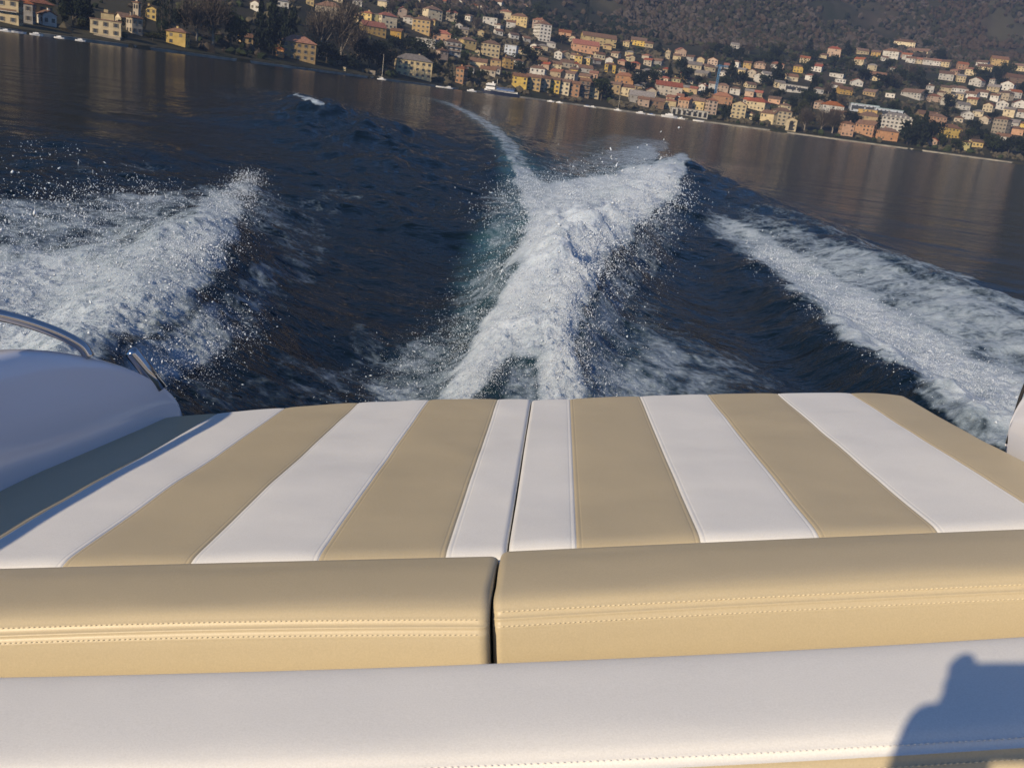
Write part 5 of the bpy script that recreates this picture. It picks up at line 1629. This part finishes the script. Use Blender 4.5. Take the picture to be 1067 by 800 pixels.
# passenger ferry
x, y, r_, a = on_water(521, 16); u = r_ / F
fe = thing('ferry', 'white passenger ferry with dark hull and blue awning moored at the quay', 'ferry', (x, y, .1), math.pi - a - R(4))
mb = MB(); boat_hull(mb, 40 * u, 7, 3.2 * u, 0); mb.build('hull', M['navy'], fe)
mb = MB(); mb.box((-1 * u, 0, 3.9 * u), (33 * u, 5.6, 1.5 * u), 0); mb.build('main_deck', M['hullwhite'], fe)
mb = MB(); mb.box((-1.5 * u, 0, 4.1 * u), (30 * u, 5.8, .7 * u)); mb.build('window_band', M['glass'], fe)
mb = MB(); mb.box((10 * u, 0, 7 * u), (9 * u, 5, 5 * u), 0); mb.box((10 * u, 0, 7.6 * u), (9.2 * u, 5.2, 1.3 * u), 1); mb.box((9 * u, 0, 10 * u), (8 * u, 4.6, .7 * u), 0); mb.box((8 * u, 0, 11 * u), (1.4 * u, 1.2, 2 * u), 0); mb.build('wheelhouse', [M['hullwhite'], M['glass']], fe)
mb = MB(); mb.box((-5 * u, 0, 7.3 * u), (19 * u, 5.4, .5 * u)); mb.box((-5 * u, 0, 5.6 * u), (18 * u, 5.0, 1.6 * u)); mb.build('awning', M['blue'], fe)
mb = MB(); mb.tube([(4 * u, 0, 6 * u), (4 * u, 0, 15 * u)], .15, 6); mb.build('mast', M['frame'], fe)

# tower crane
x, y, z, r_ = px_ground(744, 104); u = r_ / F
cr = thing('tower_crane', 'blue tower crane standing among the houses behind the marina', 'crane', (x, y, z), -math.atan2(x, y) + .5)


def lattice(mb, p0, p1, s, n_):
    p0 = Vector(p0); p1 = Vector(p1); ax = (p1 - p0).normalized(); sd = ax.cross(Vector((.3, .9, .1))).normalized(); s2 = ax.cross(sd)
    cs = [(sd * i + s2 * j) * s for i, j in ((-1, -1), (1, -1), (1, 1), (-1, 1))]
    for c in cs: mb.tube([p0 + c, p1 + c], .22, 5)
    for k in range(n_):
        q0 = p0.lerp(p1, k / n_); q1 = p0.lerp(p1, (k + 1) / n_)
        for i in range(4): mb.tube([q0 + cs[i], q1 + cs[(i + 1) % 4]], .12, 4)


mb = MB(); lattice(mb, (0, 0, -4), (0, 0, 33 * u), .8, 16); mb.build('mast', M['crane'], cr)
mb = MB(); lattice(mb, (-4 * u, 0, 31 * u), (9 * u, 0, 32 * u), .55, 9); mb.build('jib', M['crane'], cr)
mb = MB(); mb.box((-4 * u, 0, 30.4 * u), (2.4 * u, 1.6, 1.6 * u)); mb.build('counterweight', M['w_grey'], cr)
mb = MB(); mb.box((.9 * u, 0, 30 * u), (1.6 * u, 1.5, 2 * u)); mb.build('cab', M['hullwhite'], cr)

# stone boathouse and gate pillar on the quay
x, y, z, r_ = px_ground(384, 77); u = r_ / F
bh = thing('boathouse', 'low stone boathouse with one dark arch by the sailing boat', 'boathouse', (x, y, 0), -math.atan2(x, y))
mb = MB(); mb.box((0, 3, 3.5 * u), (13 * u, 6, 8.5 * u)); mb.build('wall', simple('boathouse_stone', (.22, .19, .15), .9, .3, .6), bh)
mb = MB(); mb.box((0, -.05, 2.2 * u), (3.6 * u, .2, 4.4 * u)); mb.tube([(0, .05, 4.4 * u), (0, -.15, 4.4 * u)], 1.8 * u, 14); mb.build('arched_opening', M['dark'], bh)
x, y, z, r_ = px_ground(359, 74); u = r_ / F
gp = thing('gate_pillar', 'cream gate pillar standing alone on the quay under the plane tree', 'pillar', (x, y, 0), 0)
mb = MB(); mb.box((0, 0, 3.5 * u), (2.2 * u, 1.6, 7 * u)); mb.build('shaft', M['w_cream'], gp)
mb = MB(); mb.box((0, 0, 7.2 * u), (2.9 * u, 2.1, .7 * u)); mb.build('cap', M['w_beige'], gp)

# ------------------------------------------------------------------ the air
mh = bpy.data.materials.new('haze'); mh.use_nodes = True; nt = mh.node_tree
for q in list(nt.nodes):
    if q.type == 'BSDF_PRINCIPLED': nt.nodes.remove(q)
pv = nt.nodes.new('ShaderNodeVolumePrincipled'); pv.inputs['Color'].default_value = (0.26, 0.37, 0.66, 1); pv.inputs['Density'].default_value = HAZE
nt.links.new(pv.outputs[0], nt.nodes['Material Output'].inputs['Volume'])
zmax = max((o.matrix_world @ Vector(c)).z for o in scene.objects if o.name in ('hill_terrain', 'hillside_wood') for c in o.bound_box) + 25
print('top', zmax)
mb = MB(); zlo = -24.0
mb.box((0, 0, (zmax + zlo) / 2), (9000, 9000, zmax - zlo))
mb.build('haze', mh, None, False, 'stuff')
